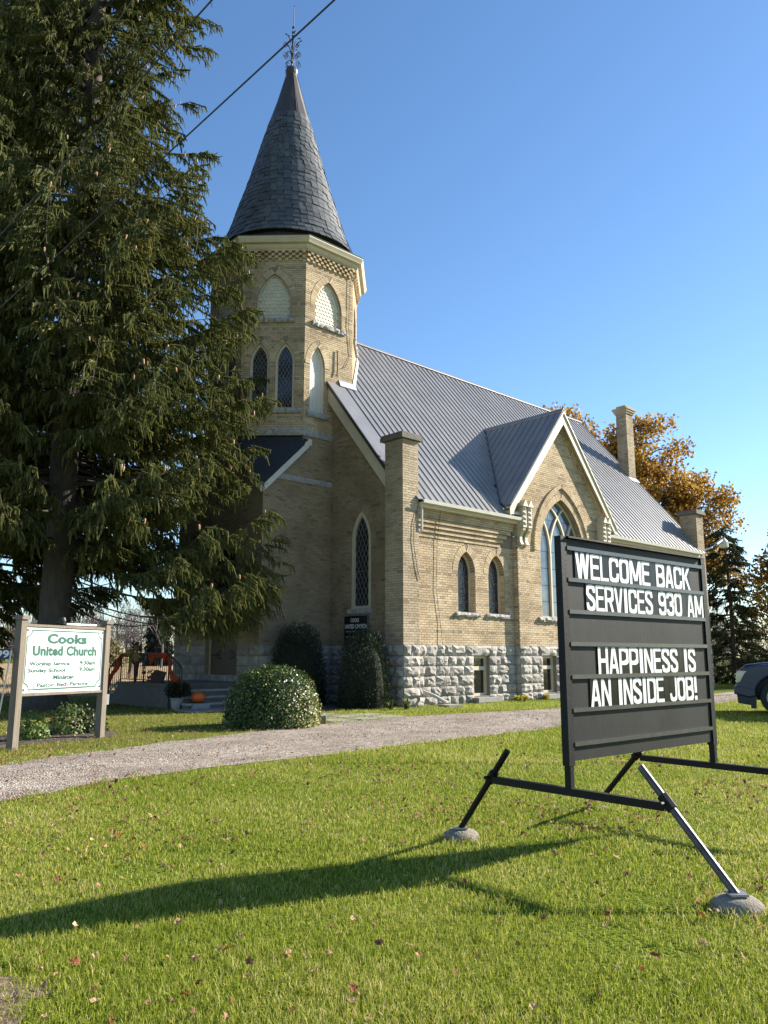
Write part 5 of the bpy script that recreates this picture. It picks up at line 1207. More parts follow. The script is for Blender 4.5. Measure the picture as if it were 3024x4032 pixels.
def broadleaf(name, pos, trunk_h, trunk_r, lobes, nclump, nleaf, ls, stops, label, cat='tree', seed=1, cr=.6, group=None, m='bark', transl=.35, rough=.6):
    r = np.random.default_rng(seed); root = empty(name, pos, 0, label, cat, group); px, py, _ = pos
    b = MB(); b.tube([(0, 0, -.1), (0, 0, trunk_h*.1), (.05, 0, trunk_h*.6), (.1, .05, trunk_h)], [trunk_r*1.5, trunk_r*1.05, trunk_r*.8, trunk_r*.55], 9); obj('trunk', b, m, root, smooth=True)
    bt = MB(); C_ = []
    vol = np.array([l[3]**3 for l in lobes]); vol /= vol.sum()
    for (x, y, z, rr), v in zip(lobes, vol):
        c = np.array([x-px, y-py, z]); s = np.array([.05, 0, trunk_h*r.uniform(.55, 1)]); mid = (s+c)/2+np.array([0, 0, .12*np.linalg.norm(c-s)])
        bt.tube([tuple(s), tuple(mid*.6+s*.4), tuple(mid), tuple(c)], [trunk_r*.5, trunk_r*.4, trunk_r*.3, trunk_r*.16], 6, False)
        for i in range(max(4, int(nclump*v))):
            d = unit(r.normal(size=3)); q = c+d*rr*r.uniform(.35, 1)**.6*np.array([1, 1, .85]); C_.append(q)
            if i % 2 == 0 : bt.tube([tuple(c), tuple((c+q)/2+r.normal(0, .15, 3)), tuple(q)], [trunk_r*.14, trunk_r*.08, .012], 4, False)
    obj('limbs', bt, m, root)
    C_ = np.array(C_); n = nleaf
    if n:
        k = r.integers(0, len(C_), n); P = C_[k]+np.clip(r.normal(0, cr, (n, 3)), -cr*1.6, cr*1.6)*np.array([1, 1, .7]); D = unit(r.normal(size=(n, 3))+np.array([0, 0, -.3])); Nr = unit(r.normal(size=(n, 3)))
        V, F = leaf_quads(P, D, Nr, ls*r.uniform(.7, 1.3, n), ls*.75*r.uniform(.7, 1.2, n)); npmesh('crown', V, F, foliage(name+'_leaf', stops, rough, transl, .9, .35), root)
    return root
def twig_cloud(P, r, ln, w):
    n = len(P); D = unit(r.normal(size=(n, 3))+np.array([0, 0, .9])); s = unit(np.cross(D, r.normal(size=(n, 3))))
    ln = ln*r.uniform(.5, 1.3, n)[:, None]
    V = np.stack([P-s*w, P+s*w, P+D*ln], 1).reshape(-1, 3); return V, np.arange(len(V)).reshape(-1, 3)

# ------------------------------------------------------------------ trees
big = spruce('spruce_tree', (-9.05, 21.9, 0), 34, lambda z: float(np.interp(z, [0, 10, 13.5, 16, 18, 21, 26, 34], [5.7, 5.5, 4.6, 3.8, 3.6, 3.7, 2.7, .3])), 4.5, 3, 'tall drooping spruce rising behind the white name sign beside the tower', 'spruces along the road', trunk_r=.42, cones=220, dens=1.0, extra=[(3.2, -.12, 5.7, .36, .66), (3.0, -.30, 5.4, .34, .68), (3.3, .06, 5.9, .33, .66), (3.4, -.22, 5.9, .36, .64), (3.9, -.10, 6.0, .36), (4.3, -.40, 5.7, .32), (4.6, .2, 6.1, .30), (3.7, .05, 5.4, .30), (4.9, -.2, 6.2, .28)]+[(5.4+.55*k, float(-.75+1.2*((k*.618) % 1)), 5.2+.5*((k*.37) % 1)-.05*max(0, k-8), .22-.012*k) for k in range(16)]+[(6.5+.6*k, float(-2.5+1.5*((k*.618) % 1)), 3.2+1.9*((k*.37) % 1), .14) for k in range(10)])
sp2 = copy_tree(big); sp2.location = (-12.75, 25.0, -1.0); sp2.rotation_euler = (0, 0, 2.4); sp2.scale = (.97, .97, .92); sp2['label'] = 'dark spruce at the left edge, half out of the picture behind the house number'
broadleaf('oak_tree', (15.5, 50.5, 0), 6, .4, [(11.5, 50, 14.4, 3.0), (9.3, 51, 14.9, 2.2), (14.2, 51, 12.5, 3.4), (16.6, 50, 14.0, 2.6), (17.5, 49, 11.0, 2.8), (20.2, 49.5, 10.2, 2.1), (13.5, 51, 9, 3.5), (18.3, 50, 7.6, 2.8), (20.6, 50, 7.0, 1.9), (16, 51, 6, 2.6)], 280, 64000, .23,
          [(0, (.15, .075, .02)), (.35, (.31, .165, .035)), (.7, (.45, .265, .05)), (1, (.55, .36, .08))], 'golden brown autumn oak standing behind the church chimney', seed=5, cr=.5)
spruce('spruce_tree', (18.7, 43.5, 0), 8.6, lambda z: 2.3*(1-z/8.6)**.8+.15, .5, 8, 'small dark spruce standing behind the letter sign and the truck', 'small spruces', step=.34, dens=.5, ssize=1.3, trunk_r=.13, stops=[(0, (.025, .034, .016)), (.5, (.055, .065, .026)), (1, (.11, .11, .05))], nb=5)
broadleaf('maple_tree', (23.6, 41, 0), 3.2, .25, [(21.4, 40.5, 5.4, 2.3), (23.5, 41, 6.5, 2.8), (20.5, 40.5, 4.0, 1.6), (24.5, 42, 4.5, 2.4), (21.6, 41, 7.2, 1.7)], 150, 26000, .2,
          [(0, (.10, .045, .012)), (.4, (.24, .11, .015)), (.75, (.40, .20, .02)), (1, (.62, .40, .03))], 'orange leaved maple at the right edge above the blue truck', seed=9, cr=.42)
# far woods, bare brush
def woods():
    r = np.random.default_rng(21); V = []; F = []; off = 0; bt = MB()
    for i in range(230):
        t = r.random(); x = -190+t*230; y = 185+r.uniform(-12, 25)+(abs(x+60)*.08); h = r.uniform(9.5, 14)*(1+.12*math.sin(x*.08))
        bt.tube([(x, y, 0), (x+r.normal(0, .3), y, h*.5), (x+r.normal(0, .6), y, h*.95)], [.2, .13, .03], 4, False)
        n = 420; q = r.normal(size=(n, 3)); q = unit(q)*r.random((n, 1))**.4; P = np.array([x, y, h*.52])+q*np.array([2.6, 2.6, h*.48])
        v, f = twig_cloud(P, r, 1.6, .06); V.append(v); F.append(f+off); off += len(v)
    root = empty('far_woods', (0, 0, 0)); tag(root, 'grey leafless woods along the far edge of the field', 'woods', kind='stuff')
    npmesh('twigs', np.concatenate(V), np.concatenate(F), mat('bare_twigs', (.165, .13, .12), (.115, .095, .095), .06, 1, rand=.35), root, kind='stuff'); obj('trunks', bt, 'barepale', root, kind='stuff')
    V = []; F = []; off = 0
    for i in range(150):
        x = 13+r.random()*34; y = 52+r.uniform(-3, 14)+(x-13)*.3; n = 130; h = r.uniform(2.2, 4.4); q = r.random((n, 3)); P = np.array([x, y, 0])+(q-np.array([.5, .5, 0]))*np.array([2.2, 2.2, h])
        v, f = twig_cloud(P, r, .9, .016); V.append(v); F.append(f+off); off += len(v)
    npmesh('bare_brush', np.concatenate(V), np.concatenate(F), mat('brush_twigs', (.15, .115, .09), (.10, .08, .065), .3, 1, rand=.45), kind='stuff', label='tangled leafless brush along the back of the lawn', cat='brush')
    V = []; F = []; off = 0
    for i in range(120):
        x = 5+r.random()*110; y = 90+r.uniform(-8, 20); h = r.uniform(5, 9); n = 200; q = unit(r.normal(size=(n, 3)))*r.random((n, 1))**.4; P = np.array([x, y, h*.55])+q*np.array([2.4, 2.4, h*.45])
        v, f = twig_cloud(P, r, 1.3, .035); V.append(v); F.append(f+off); off += len(v)
    npmesh('tree_line', np.concatenate(V), np.concatenate(F), mat('tree_line_twigs', (.17, .13, .095), (.11, .095, .075), .1, 1, rand=.4), kind='stuff', label='far brown tree line beyond the lawn on the right', cat='woods')
woods()
spruce('spruce_tree', (-33.6, 120, 0), 8.6, lambda z: 2.5*(1-z/8.6)+.2, .8, 12, 'distant dark spruce standing alone before the grey woods', 'small spruces', step=.4, dens=.35, ssize=3.2, trunk_r=.16, stops=[(0, (.03, .038, .03)), (1, (.06, .065, .05))], nb=5)
def bare_tree(name, pos, h, seed, label):
    r = random.Random(seed); root = empty(name, pos, 0, label, 'tree'); b = MB(); tr = MB()
    tr.tube([(0, 0, 0), (.1, 0, h*.2), (0, .1, h*.42)], [.2, .15, .12], 7); obj('trunk', tr, 'barepale', root)
    def br(p, d, l, rad, dep):
        q = p+d*l; mid = p+d*l*.5+Vector((r.uniform(-1, 1), r.uniform(-1, 1), 0))*l*.06
        b.tube([p, mid, q], [rad, rad*.8, rad*.6], 4 if dep < 3 else 3, False)
        if dep < 5:
            for k in range(3 if dep < 3 else 2):
                nd = (d+Vector((r.uniform(-1, 1), r.uniform(-1, 1), r.uniform(-.2, .6)))*.62).normalized(); br(q if k else mid, nd, l*r.uniform(.6, .82), rad*.58, dep+1)
    for k in range(4): br(Vector((0, .1*k, h*(.3+.04*k))), Vector((r.uniform(-.6, .6), r.uniform(-.6, .6), 1)).normalized(), h*.26, .09, 0)
    obj('branches', b, 'barepale', root); return root
bare_tree('bare_tree', (-28.5, 104, 0), 8.6, 4, 'leafless tree standing just right of the distant spruce in the field')
dome_shrub('field_shrub', (-38.5, 112), 2.6, 2.2, 3.4, 4500, .4, [(0, (.10, .085, .03)), (1, (.21, .17, .06))], 'yellow green bush at the far edge of the field', seed=4, rough=.8, noise=.2)
# ------------------------------------------------------------------ shrubs and plants
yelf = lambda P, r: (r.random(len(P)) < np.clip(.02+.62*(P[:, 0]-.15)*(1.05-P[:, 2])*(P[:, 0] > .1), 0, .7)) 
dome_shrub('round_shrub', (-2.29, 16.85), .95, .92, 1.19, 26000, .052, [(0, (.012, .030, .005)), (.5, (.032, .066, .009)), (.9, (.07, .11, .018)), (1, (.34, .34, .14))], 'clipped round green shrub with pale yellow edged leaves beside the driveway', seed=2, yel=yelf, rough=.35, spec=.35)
dk = [(0, (.010, .016, .007)), (.6, (.022, .034, .014)), (1, (.04, .055, .022))]
dome_shrub('yew_shrub', (-2.5, 23.75), .76, .76, 2.3, 14000, .07, dk, 'dark clipped yew against the tower side wall, left one of the two', seed=3, group='clipped yews', rough=.7, spike=True, pw=3.0)
dome_shrub('yew_shrub', (-.55, 22.6), .68, .68, 2.12, 13000, .07, dk, 'dark clipped yew in front of the black notice board beside the pier', seed=6, group='clipped yews', rough=.7, spike=True, pw=3.0)
def strap_plant(name, pos, n, h, w, stops, label, seed, group=None, spread=.9, cat='plant'):
    r = np.random.default_rng(seed); root = empty(name, pos, 0, label, cat, group); az = r.random(n)*2*PI; sp_ = r.uniform(.2, 1, n)*spread; hh = h*r.uniform(.6, 1.1, n)
    T = np.linspace(0, 1, 5); V = []; 
    for i in range(n):
        e = np.array([math.cos(az[i]), math.sin(az[i]), 0]); s = np.array([-e[1], e[0], 0])
        c = e*(sp_[i]*hh[i]*T**1.6)[:, None]+np.array([0, 0, 1])*(hh[i]*(1.5*T-(.5+.55*sp_[i])*T**2))[:, None]+r.normal(0, .03, 3)*np.array([1, 1, 0])
        wv = w*np.array([.6, 1, .9, .6, .08])
        V.append(np.stack([c-s*wv[:, None], c+s*wv[:, None]], 1).reshape(-1, 3))
    V = np.concatenate(V); f = np.array([(2*k, 2*k+1, 2*k+3, 2*k+2) for k in range(4)]); F = (f[None]+(np.arange(n)*10)[:, None, None]).reshape(-1, 4)
    npmesh('leaves', V, F, foliage(name+'_leaf', stops, .5, .35, .2, 3), root)
    b = MB(); b.lathe([(.05, -.03), (.06, .02), (.02, .05)], (0, 0, 0), 7); obj('crown_base', b, 'straw', root); return root
gr = [(0, (.03, .055, .015)), (1, (.10, .14, .03))]; yl = [(0, (.30, .26, .02)), (.6, (.50, .42, .03)), (1, (.62, .55, .08))]
strap_plant('daylily_plant', (.18, 21.75, 0), 42, .38, .011, gr, 'daylily clump at the foot of the corner pier, left one', 1, 'daylilies')
strap_plant('daylily_plant', (.62, 22.05, 0), 46, .42, .012, gr, 'daylily clump at the foot of the corner pier, nearer the downspout', 2, 'daylilies')
for k, (a, bb, lb) in enumerate(((4.85, -.22, 'yellow hosta clump by the first basement window'), (5.15, -.3, 'yellow hosta clump just left of the bay pilaster'), (6.2, -.35, 'small yellow hosta clump below the bay by the second basement window'))):
    p = cw(a, bb, 0); strap_plant('hosta_plant', tuple(p), 46, .26, .03, yl, lb, 5+k, 'yellow hostas', 1.2)
strap_plant('withered_plant', tuple(cw(-1.6, 2.0, 0)), 90, .45, .01, [(0, (.10, .06, .025)), (1, (.20, .13, .05))], 'brown withered plant in the bed between the two yews', 9, None, 1.0)
strap_plant('fern_plant', tuple(cw(-1.15, .35, 0)), 50, .35, .014, gr, 'small green plant in the shaded bed below the right yew', 10, None, 1.1)
soil = mat('mulch', (.075, .052, .038), (.04, .028, .02), 7, 1, 1, 30, c3=(.13, .095, .07))
def patch(name, pts, z, m, label, amp=.04, kind='structure'):
    P = jitter(resample(pts+[pts[0]], .12), amp, 3); c = P.mean(0); b = MB(); b.add([(c[0], c[1], z+.03)]+[(c[0]+(p[0]-c[0])*.6, c[1]+(p[1]-c[1])*.6, z+.025) for p in P]+[(p[0], p[1], z) for p in P], [])
    n = len(P); b.f = [(0, 1+i, 1+(i+1) % n) for i in range(n)]+[(1+i, 1+n+i, 1+n+(i+1) % n, 1+(i+1) % n) for i in range(n)]
    obj(name, b, m, kind=kind, label=label, smooth=True); return P
BED1 = patch('garden_bed', [(-6.05, 12.75), (-5.2, 14.0), (-4.75, 14.75), (-5.1, 15.6), (-5.9, 16.4), (-6.7, 16.0), (-6.7, 14.2)], .006, soil, 'brown mulch bed under the white name sign')
patch('bare_soil', [(-2.4, 3.25), (-1.75, 3.1), (-1.38, 3.4), (-1.42, 3.8), (-1.8, 4.0), (-2.35, 3.95)], .003, mat('bare_soil_mat', (.20, .135, .095), (.11, .072, .05), 9, 1, 1, 40, c3=(.30, .21, .15)), 'bare brown soil patch at the lower left of the lawn', .03)
BED2 = patch('garden_bed', [tuple(cw(*p, 0)[:2]) for p in [(-2.2, 3.55), (.2, 3.55), (.2, .75), (-.4, .1), (-1.9, .5), (-2.4, 2.4)]], .006, soil, 'dark soil bed at the foot of the gable wall')
def flower_bush(name, pos, rx, h, n, stops, fl, nf, fs, label, seed):
    root = dome_shrub(name, pos, rx, rx, h, n, .06, stops, label, 'plant', seed, None, fill=False, rough=.5, noise=.25)
    r = np.random.default_rng(seed+50); P = unit(r.normal(size=(nf, 3))*np.array([1, 1, .5])+np.array([0, 0, .7]))*np.array([rx, rx, h])*r.uniform(.9, 1.05, (nf, 1)); q = []
    P = np.repeat(P, 9, 0)+r.normal(0, fs*.4, (nf*9, 3)); V, F = leaf_quads(P, unit(r.normal(size=(len(P), 3))), unit(r.normal(size=(len(P), 3))), fs, fs*.8); npmesh('flowers', V, F, fl, root, kind='stuff'); return root
gl = [(0, (.05, .09, .015)), (.6, (.12, .19, .03)), (1, (.20, .26, .05))]
flower_bush('marigold_plant', (-5.95, 14.0), .24, .42, 900, gl, mat('yellow_flower', (.75, .52, .02), (.6, .4, .02), 5, .6), 6, .035, 'light green plant with yellow flowers under the name sign', 31)
flower_bush('sedum_plant', (-5.72, 14.9), .3, .5, 1300, [(0, (.04, .07, .015)), (1, (.14, .18, .04))], mat('dusky_red_flower', (.32, .10, .06), (.22, .08, .05), 5, .8), 9, .04, 'green sedum with dusky red flower heads under the name sign', 32)
flower_bush('dark_sedum_plant', (-5.45, 15.2), .28, .4, 1200, [(0, (.02, .03, .012)), (1, (.06, .075, .025))], mat('brown_flower', (.14, .08, .05), (.10, .05, .03), 5, .9), 5, .03, 'dark leafy plant beside the right post of the name sign', 33)
# pots, splash block, paving
pot = empty('potted_plant', (-5.55, 22.0, 0), 0, 'dark bushy mum in a pale pot at the foot of the steps', 'potted plant')
b = MB(); b.lathe([(.13, 0), (.18, .26), (.2, .27), (.2, .31), (.165, .3), (.155, .25)], (0, 0, 0), 16, True); obj('pot', b, 'concrete', pot)
r = np.random.default_rng(70); n = 2600; d = unit(r.normal(size=(n, 3))); V, F = leaf_quads(d*np.array([.36, .36, .26])*r.uniform(.4, 1, (n, 1))+np.array([0, 0, .5]), unit(r.normal(size=(n, 3))), unit(r.normal(size=(n, 3))), .05, .03); npmesh('leaves', V, F, foliage('mum_leaf', [(0, (.012, .016, .008)), (.8, (.03, .035, .015)), (1, (.10, .03, .02))], .7, .2), pot)
sb = empty('splash_block', tuple(cw(1.15, -.5, 0)), PHI, 'white downspout elbow ending on a concrete splash block by the pier', 'downspout')
b = MB(); b.tube([(-.35, .5, .42), (-.2, .2, .3), (.0, -.05, .12)], .05, 8); obj('elbow', b, 'white', sb)
b = MB(); b.prism([(-.25, -.2), (.25, -.28), (.3, .2), (-.25, .22)], (.1, -.1, 0), (1, 0, 0), (0, 1, 0), (0, 0, 1), 0, .06); obj('block', b, 'concrete', sb)
wb = empty('wood_block', (-1.33, 17.35, 0), .3, 'small weathered wooden block beside the round shrub', 'block')
b = MB(); b.box((-.09, -.07, -.02), (.0, .07, .2)); b.box((.003, -.07, -.02), (.09, .07, .17)); obj('block', b, 'wood', wb)
pv = empty('paving', (0, 0, 0)); tag(pv, 'worn concrete slab path from the driveway to the church steps', kind='structure')
for k, (x, y, w_, d_) in enumerate(((-1.05, 18.2, .72, .6), (-.45, 18.75, .7, .62), (.1, 19.35, .68, .6), (-1.55, 18.85, .72, .62), (-.95, 19.45, .72, .6), (-.4, 20.0, .7, .6), (-1.5, 20.0, .7, .6), (-2.1, 20.5, .7, .6), (-2.7, 21.0, .7, .6))):
    b = MB(); b.box((-w_/2, -d_/2, -.03), (w_/2, d_/2, .022)); o = obj('slab', b, 'concrete', pv); o.location = (x, y, 0); o.rotation_euler = (random.uniform(-.01, .01), random.uniform(-.01, .01), PHI+random.uniform(-.03, .03))
# ------------------------------------------------------------------ power cables overhead
for k, (p, z, lb) in enumerate((((-1.61, 6.56), 7.5, 'upper black power cable crossing the spruce at the left'), ((-.43, 6.24), 7.2, 'lower black power cable crossing the sky in front of the finial'))):
    d = np.array([-.686, .728]); pts = [(p[0]+d[0]*t, p[1]+d[1]*t, z+.00012*(t-15)**2-.00012*64) for t in np.linspace(-18, 60, 40)]
    b = MB(); b.tube(pts, .0095, 6); o = obj('power_cable', b, 'iron', None, lb, 'cable', 'overhead power cables')
# ------------------------------------------------------------------ pickup truck (front end in view)
def carpaint():
    m, N, L, P = newmat('dark_blue_paint'); P.inputs['Base Color'].default_value = (.006, .018, .06, 1); P.inputs['Roughness'].default_value = .28; P.inputs['Metallic'].default_value = .1; P.inputs['Coat Weight'].default_value = .2; P.inputs['Coat Roughness'].default_value = .05
    tc = N.new('ShaderNodeTexCoord'); nz = N.new('ShaderNodeTexNoise'); nz.inputs['Scale'].default_value = 3; L.new(tc.outputs['Object'], nz.inputs['Vector']); rp = ramp(N, [(.3, (.005, .016, .055)), (.7, (.008, .022, .068))]); L.new(nz.outputs['Fac'], rp.inputs[0]); L.new(rp.outputs[0], P.inputs['Base Color'])
    return m
M['paint'] = carpaint(); M['tyre'] = mat('tyre_rubber', (.018, .018, .018), (.03, .029, .028), 20, .85, .3); M['rim'] = mat('alloy', (.42, .42, .43), (.34, .34, .35), 6, .3, metal=.8)
M['plastic'] = mat('black_plastic', (.02, .02, .021), (.03, .03, .03), 9, .6); M['chrome'] = mat('chrome', (.6, .6, .6), (.5, .5, .5), 3, .15, metal=1); M['amber'] = mat('headlamp_lens', (.62, .47, .26), (.72, .66, .55), 6, .15)
tk = empty('pickup_truck', (8.62, 20.0, 0), R(-24), 'dark blue pickup truck parked on the lawn at the right edge', 'pickup truck')
def bev(b, name, m, off, seg=2, parent=tk, smooth=True):
    me = b.mesh(name); bm = bmesh.new(); bm.from_mesh(me); bmesh.ops.remove_doubles(bm, verts=bm.verts, dist=.0005)
    bmesh.ops.dissolve_limit(bm, angle_limit=.02, verts=bm.verts, edges=bm.edges)
    ed = [e for e in bm.edges if len(e.link_faces) == 2 and e.calc_face_angle(0) > .5]
    bmesh.ops.bevel(bm, geom=ed, offset=off, segments=seg, affect='EDGES', profile=.6); bm.to_mesh(me); bm.free()
    o = obj(name, me, m, parent)
    return o
archp = lambda cx, r_: [(cx+r_*math.cos(t), .42+r_*math.sin(t)*1.02) for t in np.linspace(PI+.12, -.12, 12)]
prof = [(.04, .62), (.35, .58)]+archp(.93, .53)+[(1.6, .42), (3.95, .42)]+archp(4.62, .53)+[(5.3, .55), (5.86, .6), (5.88, 1.33), (4.1, 1.36), (1.55, 1.27), (1.2, 1.225), (.6, 1.20), (.2, 1.14), (.06, 1.05), (.03, .8)]
b = MB(); b.prism(prof, (0, 0, 0), (1, 0, 0), (0, 0, 1), (0, 1, 0), 0, 1.98); body = bev(b, 'body', 'paint', .045, 3)
b = MB(); b.prism([(.12, 1.1), (.3, 1.17), (1.4, 1.25), (1.5, 1.29), (.6, 1.25), (.25, 1.2)], (0, .25, 0), (1, 0, 0), (0, 0, 1), (0, 1, 0), 0, 1.48); bev(b, 'hood', 'paint', .02)
cab = [(1.45, 1.27), (2.15, 1.86), (2.5, 1.93), (3.7, 1.93), (3.98, 1.85), (4.1, 1.36)]
b = MB(); k = len(cab)
vs = [(x, .04+.16*max(0, z-1.3)/.6, z) for x, z in cab]+[(x, 1.94-.16*max(0, z-1.3)/.6, z) for x, z in cab]
b.add(vs, [tuple(range(k)), tuple(range(k, 2*k))[::-1]]+[(i, k+i, k+(i+1) % k, (i+1) % k) for i in range(k)]); bev(b, 'cab', 'paint', .04)
M['carglass'] = glassmat('car_glass', (.012, .014, .016), .04)
for nm, pts in (('side_window', [(1.75, 1.36), (2.2, 1.76), (2.62, 1.83), (2.62, 1.36)]), ('side_window', [(2.7, 1.36), (2.7, 1.83), (3.6, 1.83), (3.85, 1.75), (3.93, 1.36)])):
    for sd in (0, 1):
        f = lambda z: (.035+.16*max(0, z-1.3)/.6) if sd == 0 else 1.945-.16*max(0, z-1.3)/.6
        b = MB(); b.add([(x, f(z), z) for x, z in pts], [tuple(range(len(pts)))]); obj(nm, b, 'carglass', tk)
b = MB(); b.add([(1.50, .2, 1.325), (2.12, .3, 1.85), (2.12, 1.68, 1.85), (1.50, 1.78, 1.325)], [(0, 1, 2, 3)]); 
b.v = [(x-.012, y, z+.012) for x, y, z in b.v]; obj('windshield', b, 'carglass', tk)
b = MB(); b.prism([(-.06, .5), (.28, .42), (.42, .45), (.4, .62), (.1, .70), (-.05, .68)], (0, -.01, 0), (1, 0, 0), (0, 0, 1), (0, 1, 0), 0, 2.0); bp = bev(b, 'front_bumper', 'paint', .03)
b = MB(); b.prism([(.02, .28), (.4, .22), (.42, .44), (.0, .5)], (0, .04, 0), (1, 0, 0), (0, 0, 1), (0, 1, 0), 0, 1.9); bev(b, 'air_dam', 'plastic', .02)
b = MB(); b.prism([(.30, .16), (.42, .16), (.44, .44), (.3, .44)], (0, .02, 0), (1, 0, 0), (0, 0, 1), (0, 1, 0), 0, .3); obj('mud_flap', b, 'plastic', tk)
b = MB(); b.prism([(.0, .74), (.05, .74), (.07, 1.04), (.02, 1.0)], (0, .42, 0), (1, 0, 0), (0, 0, 1), (0, 1, 0), 0, 1.14); g = bev(b, 'grille', 'plastic', .01)
for z in (.8, .88, .96): b = MB(); b.box((-.015, .44, z-.015), (.03, 1.54, z+.015)); obj('grille_bar', b, 'chrome', g)
for y0_ in (-.012, 1.66):
    b = MB(); b.prism([(.005, .76), (.1, .80), (.2, .98), (.27, 1.05), (.08, 1.06), (.02, 1.0)], (0, y0_, 0), (1, 0, 0), (0, 0, 1), (0, 1, 0), 0, .33); bev(b, 'headlight', 'amber', .015)
b = MB(); b.box((5.84, .0, .55), (5.96, 1.98, .72)); bev(b, 'rear_bumper', 'chrome', .02)
for y0_ in (-.004, 1.8): b = MB(); b.box((5.8, y0_, .9), (5.895, y0_+.184, 1.28)); obj('tail_light', b, mat('red_lens', (.35, .01, .01), (.3, .01, .01), 3, .2), tk)
b = MB(); b.prism([(1.85, 1.33), (2.02, 1.33), (2.02, 1.55), (1.88, 1.55)], (0, -.2, 0), (1, 0, 0), (0, 0, 1), (0, 1, 0), 0, .2); bev(b, 'mirror', 'plastic', .02)
for x in (2.66, 3.9): b = MB(); b.box((x-.004, -.003, .5), (x+.004, .002, 1.33)); obj('door_seam', b, 'plastic', tk)
for x in (2.4, 3.7): b = MB(); b.box((x-.1, -.03, 1.12), (x+.1, .0, 1.15)); obj('door_handle', b, 'chrome', tk)
b = MB(); b.box((4.15, .12, .7), (5.8, 1.86, 1.30)); obj('bed_liner', b, 'plastic', tk)
def wheel(cx, cy, s):
    w = empty('wheel', (cx, cy, .415)); w.parent = tk
    b = MB(); pr = [(.27, 0), (.31, -.01), (.385, .01), (.41, .04), (.415, .13), (.41, .22), (.385, .25), (.27, .26), (.27, 0)]; n = 28
    vs = [(r_*math.cos(2*PI*k/n), (y-.02)*s, r_*math.sin(2*PI*k/n)) for r_, y in pr for k in range(n)]; fs = [(i*n+k, i*n+(k+1) % n, (i+1)*n+(k+1) % n, (i+1)*n+k) for i in range(len(pr)-1) for k in range(n)]
    obj('tyre', MB().add(vs, fs), 'tyre', w)
    b = MB(); vs = [(r_*math.cos(2*PI*k/n), y*s, r_*math.sin(2*PI*k/n)) for r_, y in ((.272, 0), (.25, .0), (.245, .09), (.0, .1)) for k in range(n)]; b.add(vs, [(i*n+k, i*n+(k+1) % n, (i+1)*n+(k+1) % n, (i+1)*n+k) for i in range(3) for k in range(n)])
    rm = obj('rim', b, 'plastic', w)
    b = MB()
    for k in range(6):
        for dt in (-.13, .13):
            t = 2*PI*k/6+.26; a, c = t+dt*.6, t+dt; u_ = lambda r_, an: Vector((r_*math.cos(an), 0, r_*math.sin(an)))
            sd2 = Vector((-math.sin(t), 0, math.cos(t)))*.022
            p, q = u_(.05, a), u_(.262, c); b.add([p-sd2, p+sd2, q+sd2, q-sd2]+[v+Vector((0, .05*s, 0)) for v in (p-sd2, p+sd2, q+sd2, q-sd2)], [(0, 1, 2, 3), (4, 7, 6, 5), (0, 4, 5, 1), (1, 5, 6, 2), (2, 6, 7, 3), (3, 7, 4, 0)])
    vs = [(r_*math.cos(2*PI*k/n), y*s, r_*math.sin(2*PI*k/n)) for r_, y in ((.275, -.012), (.275, .02), (.252, .02), (.252, -.012)) for k in range(n)]; b.add(vs, [(i*n+k, i*n+(k+1) % n, ((i+1) % 4)*n+(k+1) % n, ((i+1) % 4)*n+k) for i in range(4) for k in range(n)])
    b.add([(.07*math.cos(t), -.006*s, .07*math.sin(t)) for t in np.linspace(0, 2*PI, 13)[:-1]], [tuple(range(12))]); obj('spokes', b, 'rim', rm)
for cx in (.93, 4.62): wheel(cx, .03, 1); wheel(cx, 1.95, -1)
b = MB(); b.box((.45, .3, .35), (5.2, 1.68, .6)); obj('chassis', b, 'plastic', tk)
b = MB()
for cx in (.93, 4.62):
    b.prism([(cx+.52*math.cos(t), .42+.52*math.sin(t)) for t in np.linspace(PI, 0, 10)], (0, .3, 0), (1, 0, 0), (0, 0, 1), (0, 1, 0), 0, 1.4)
obj('wheel_well', b, 'plastic', tk)

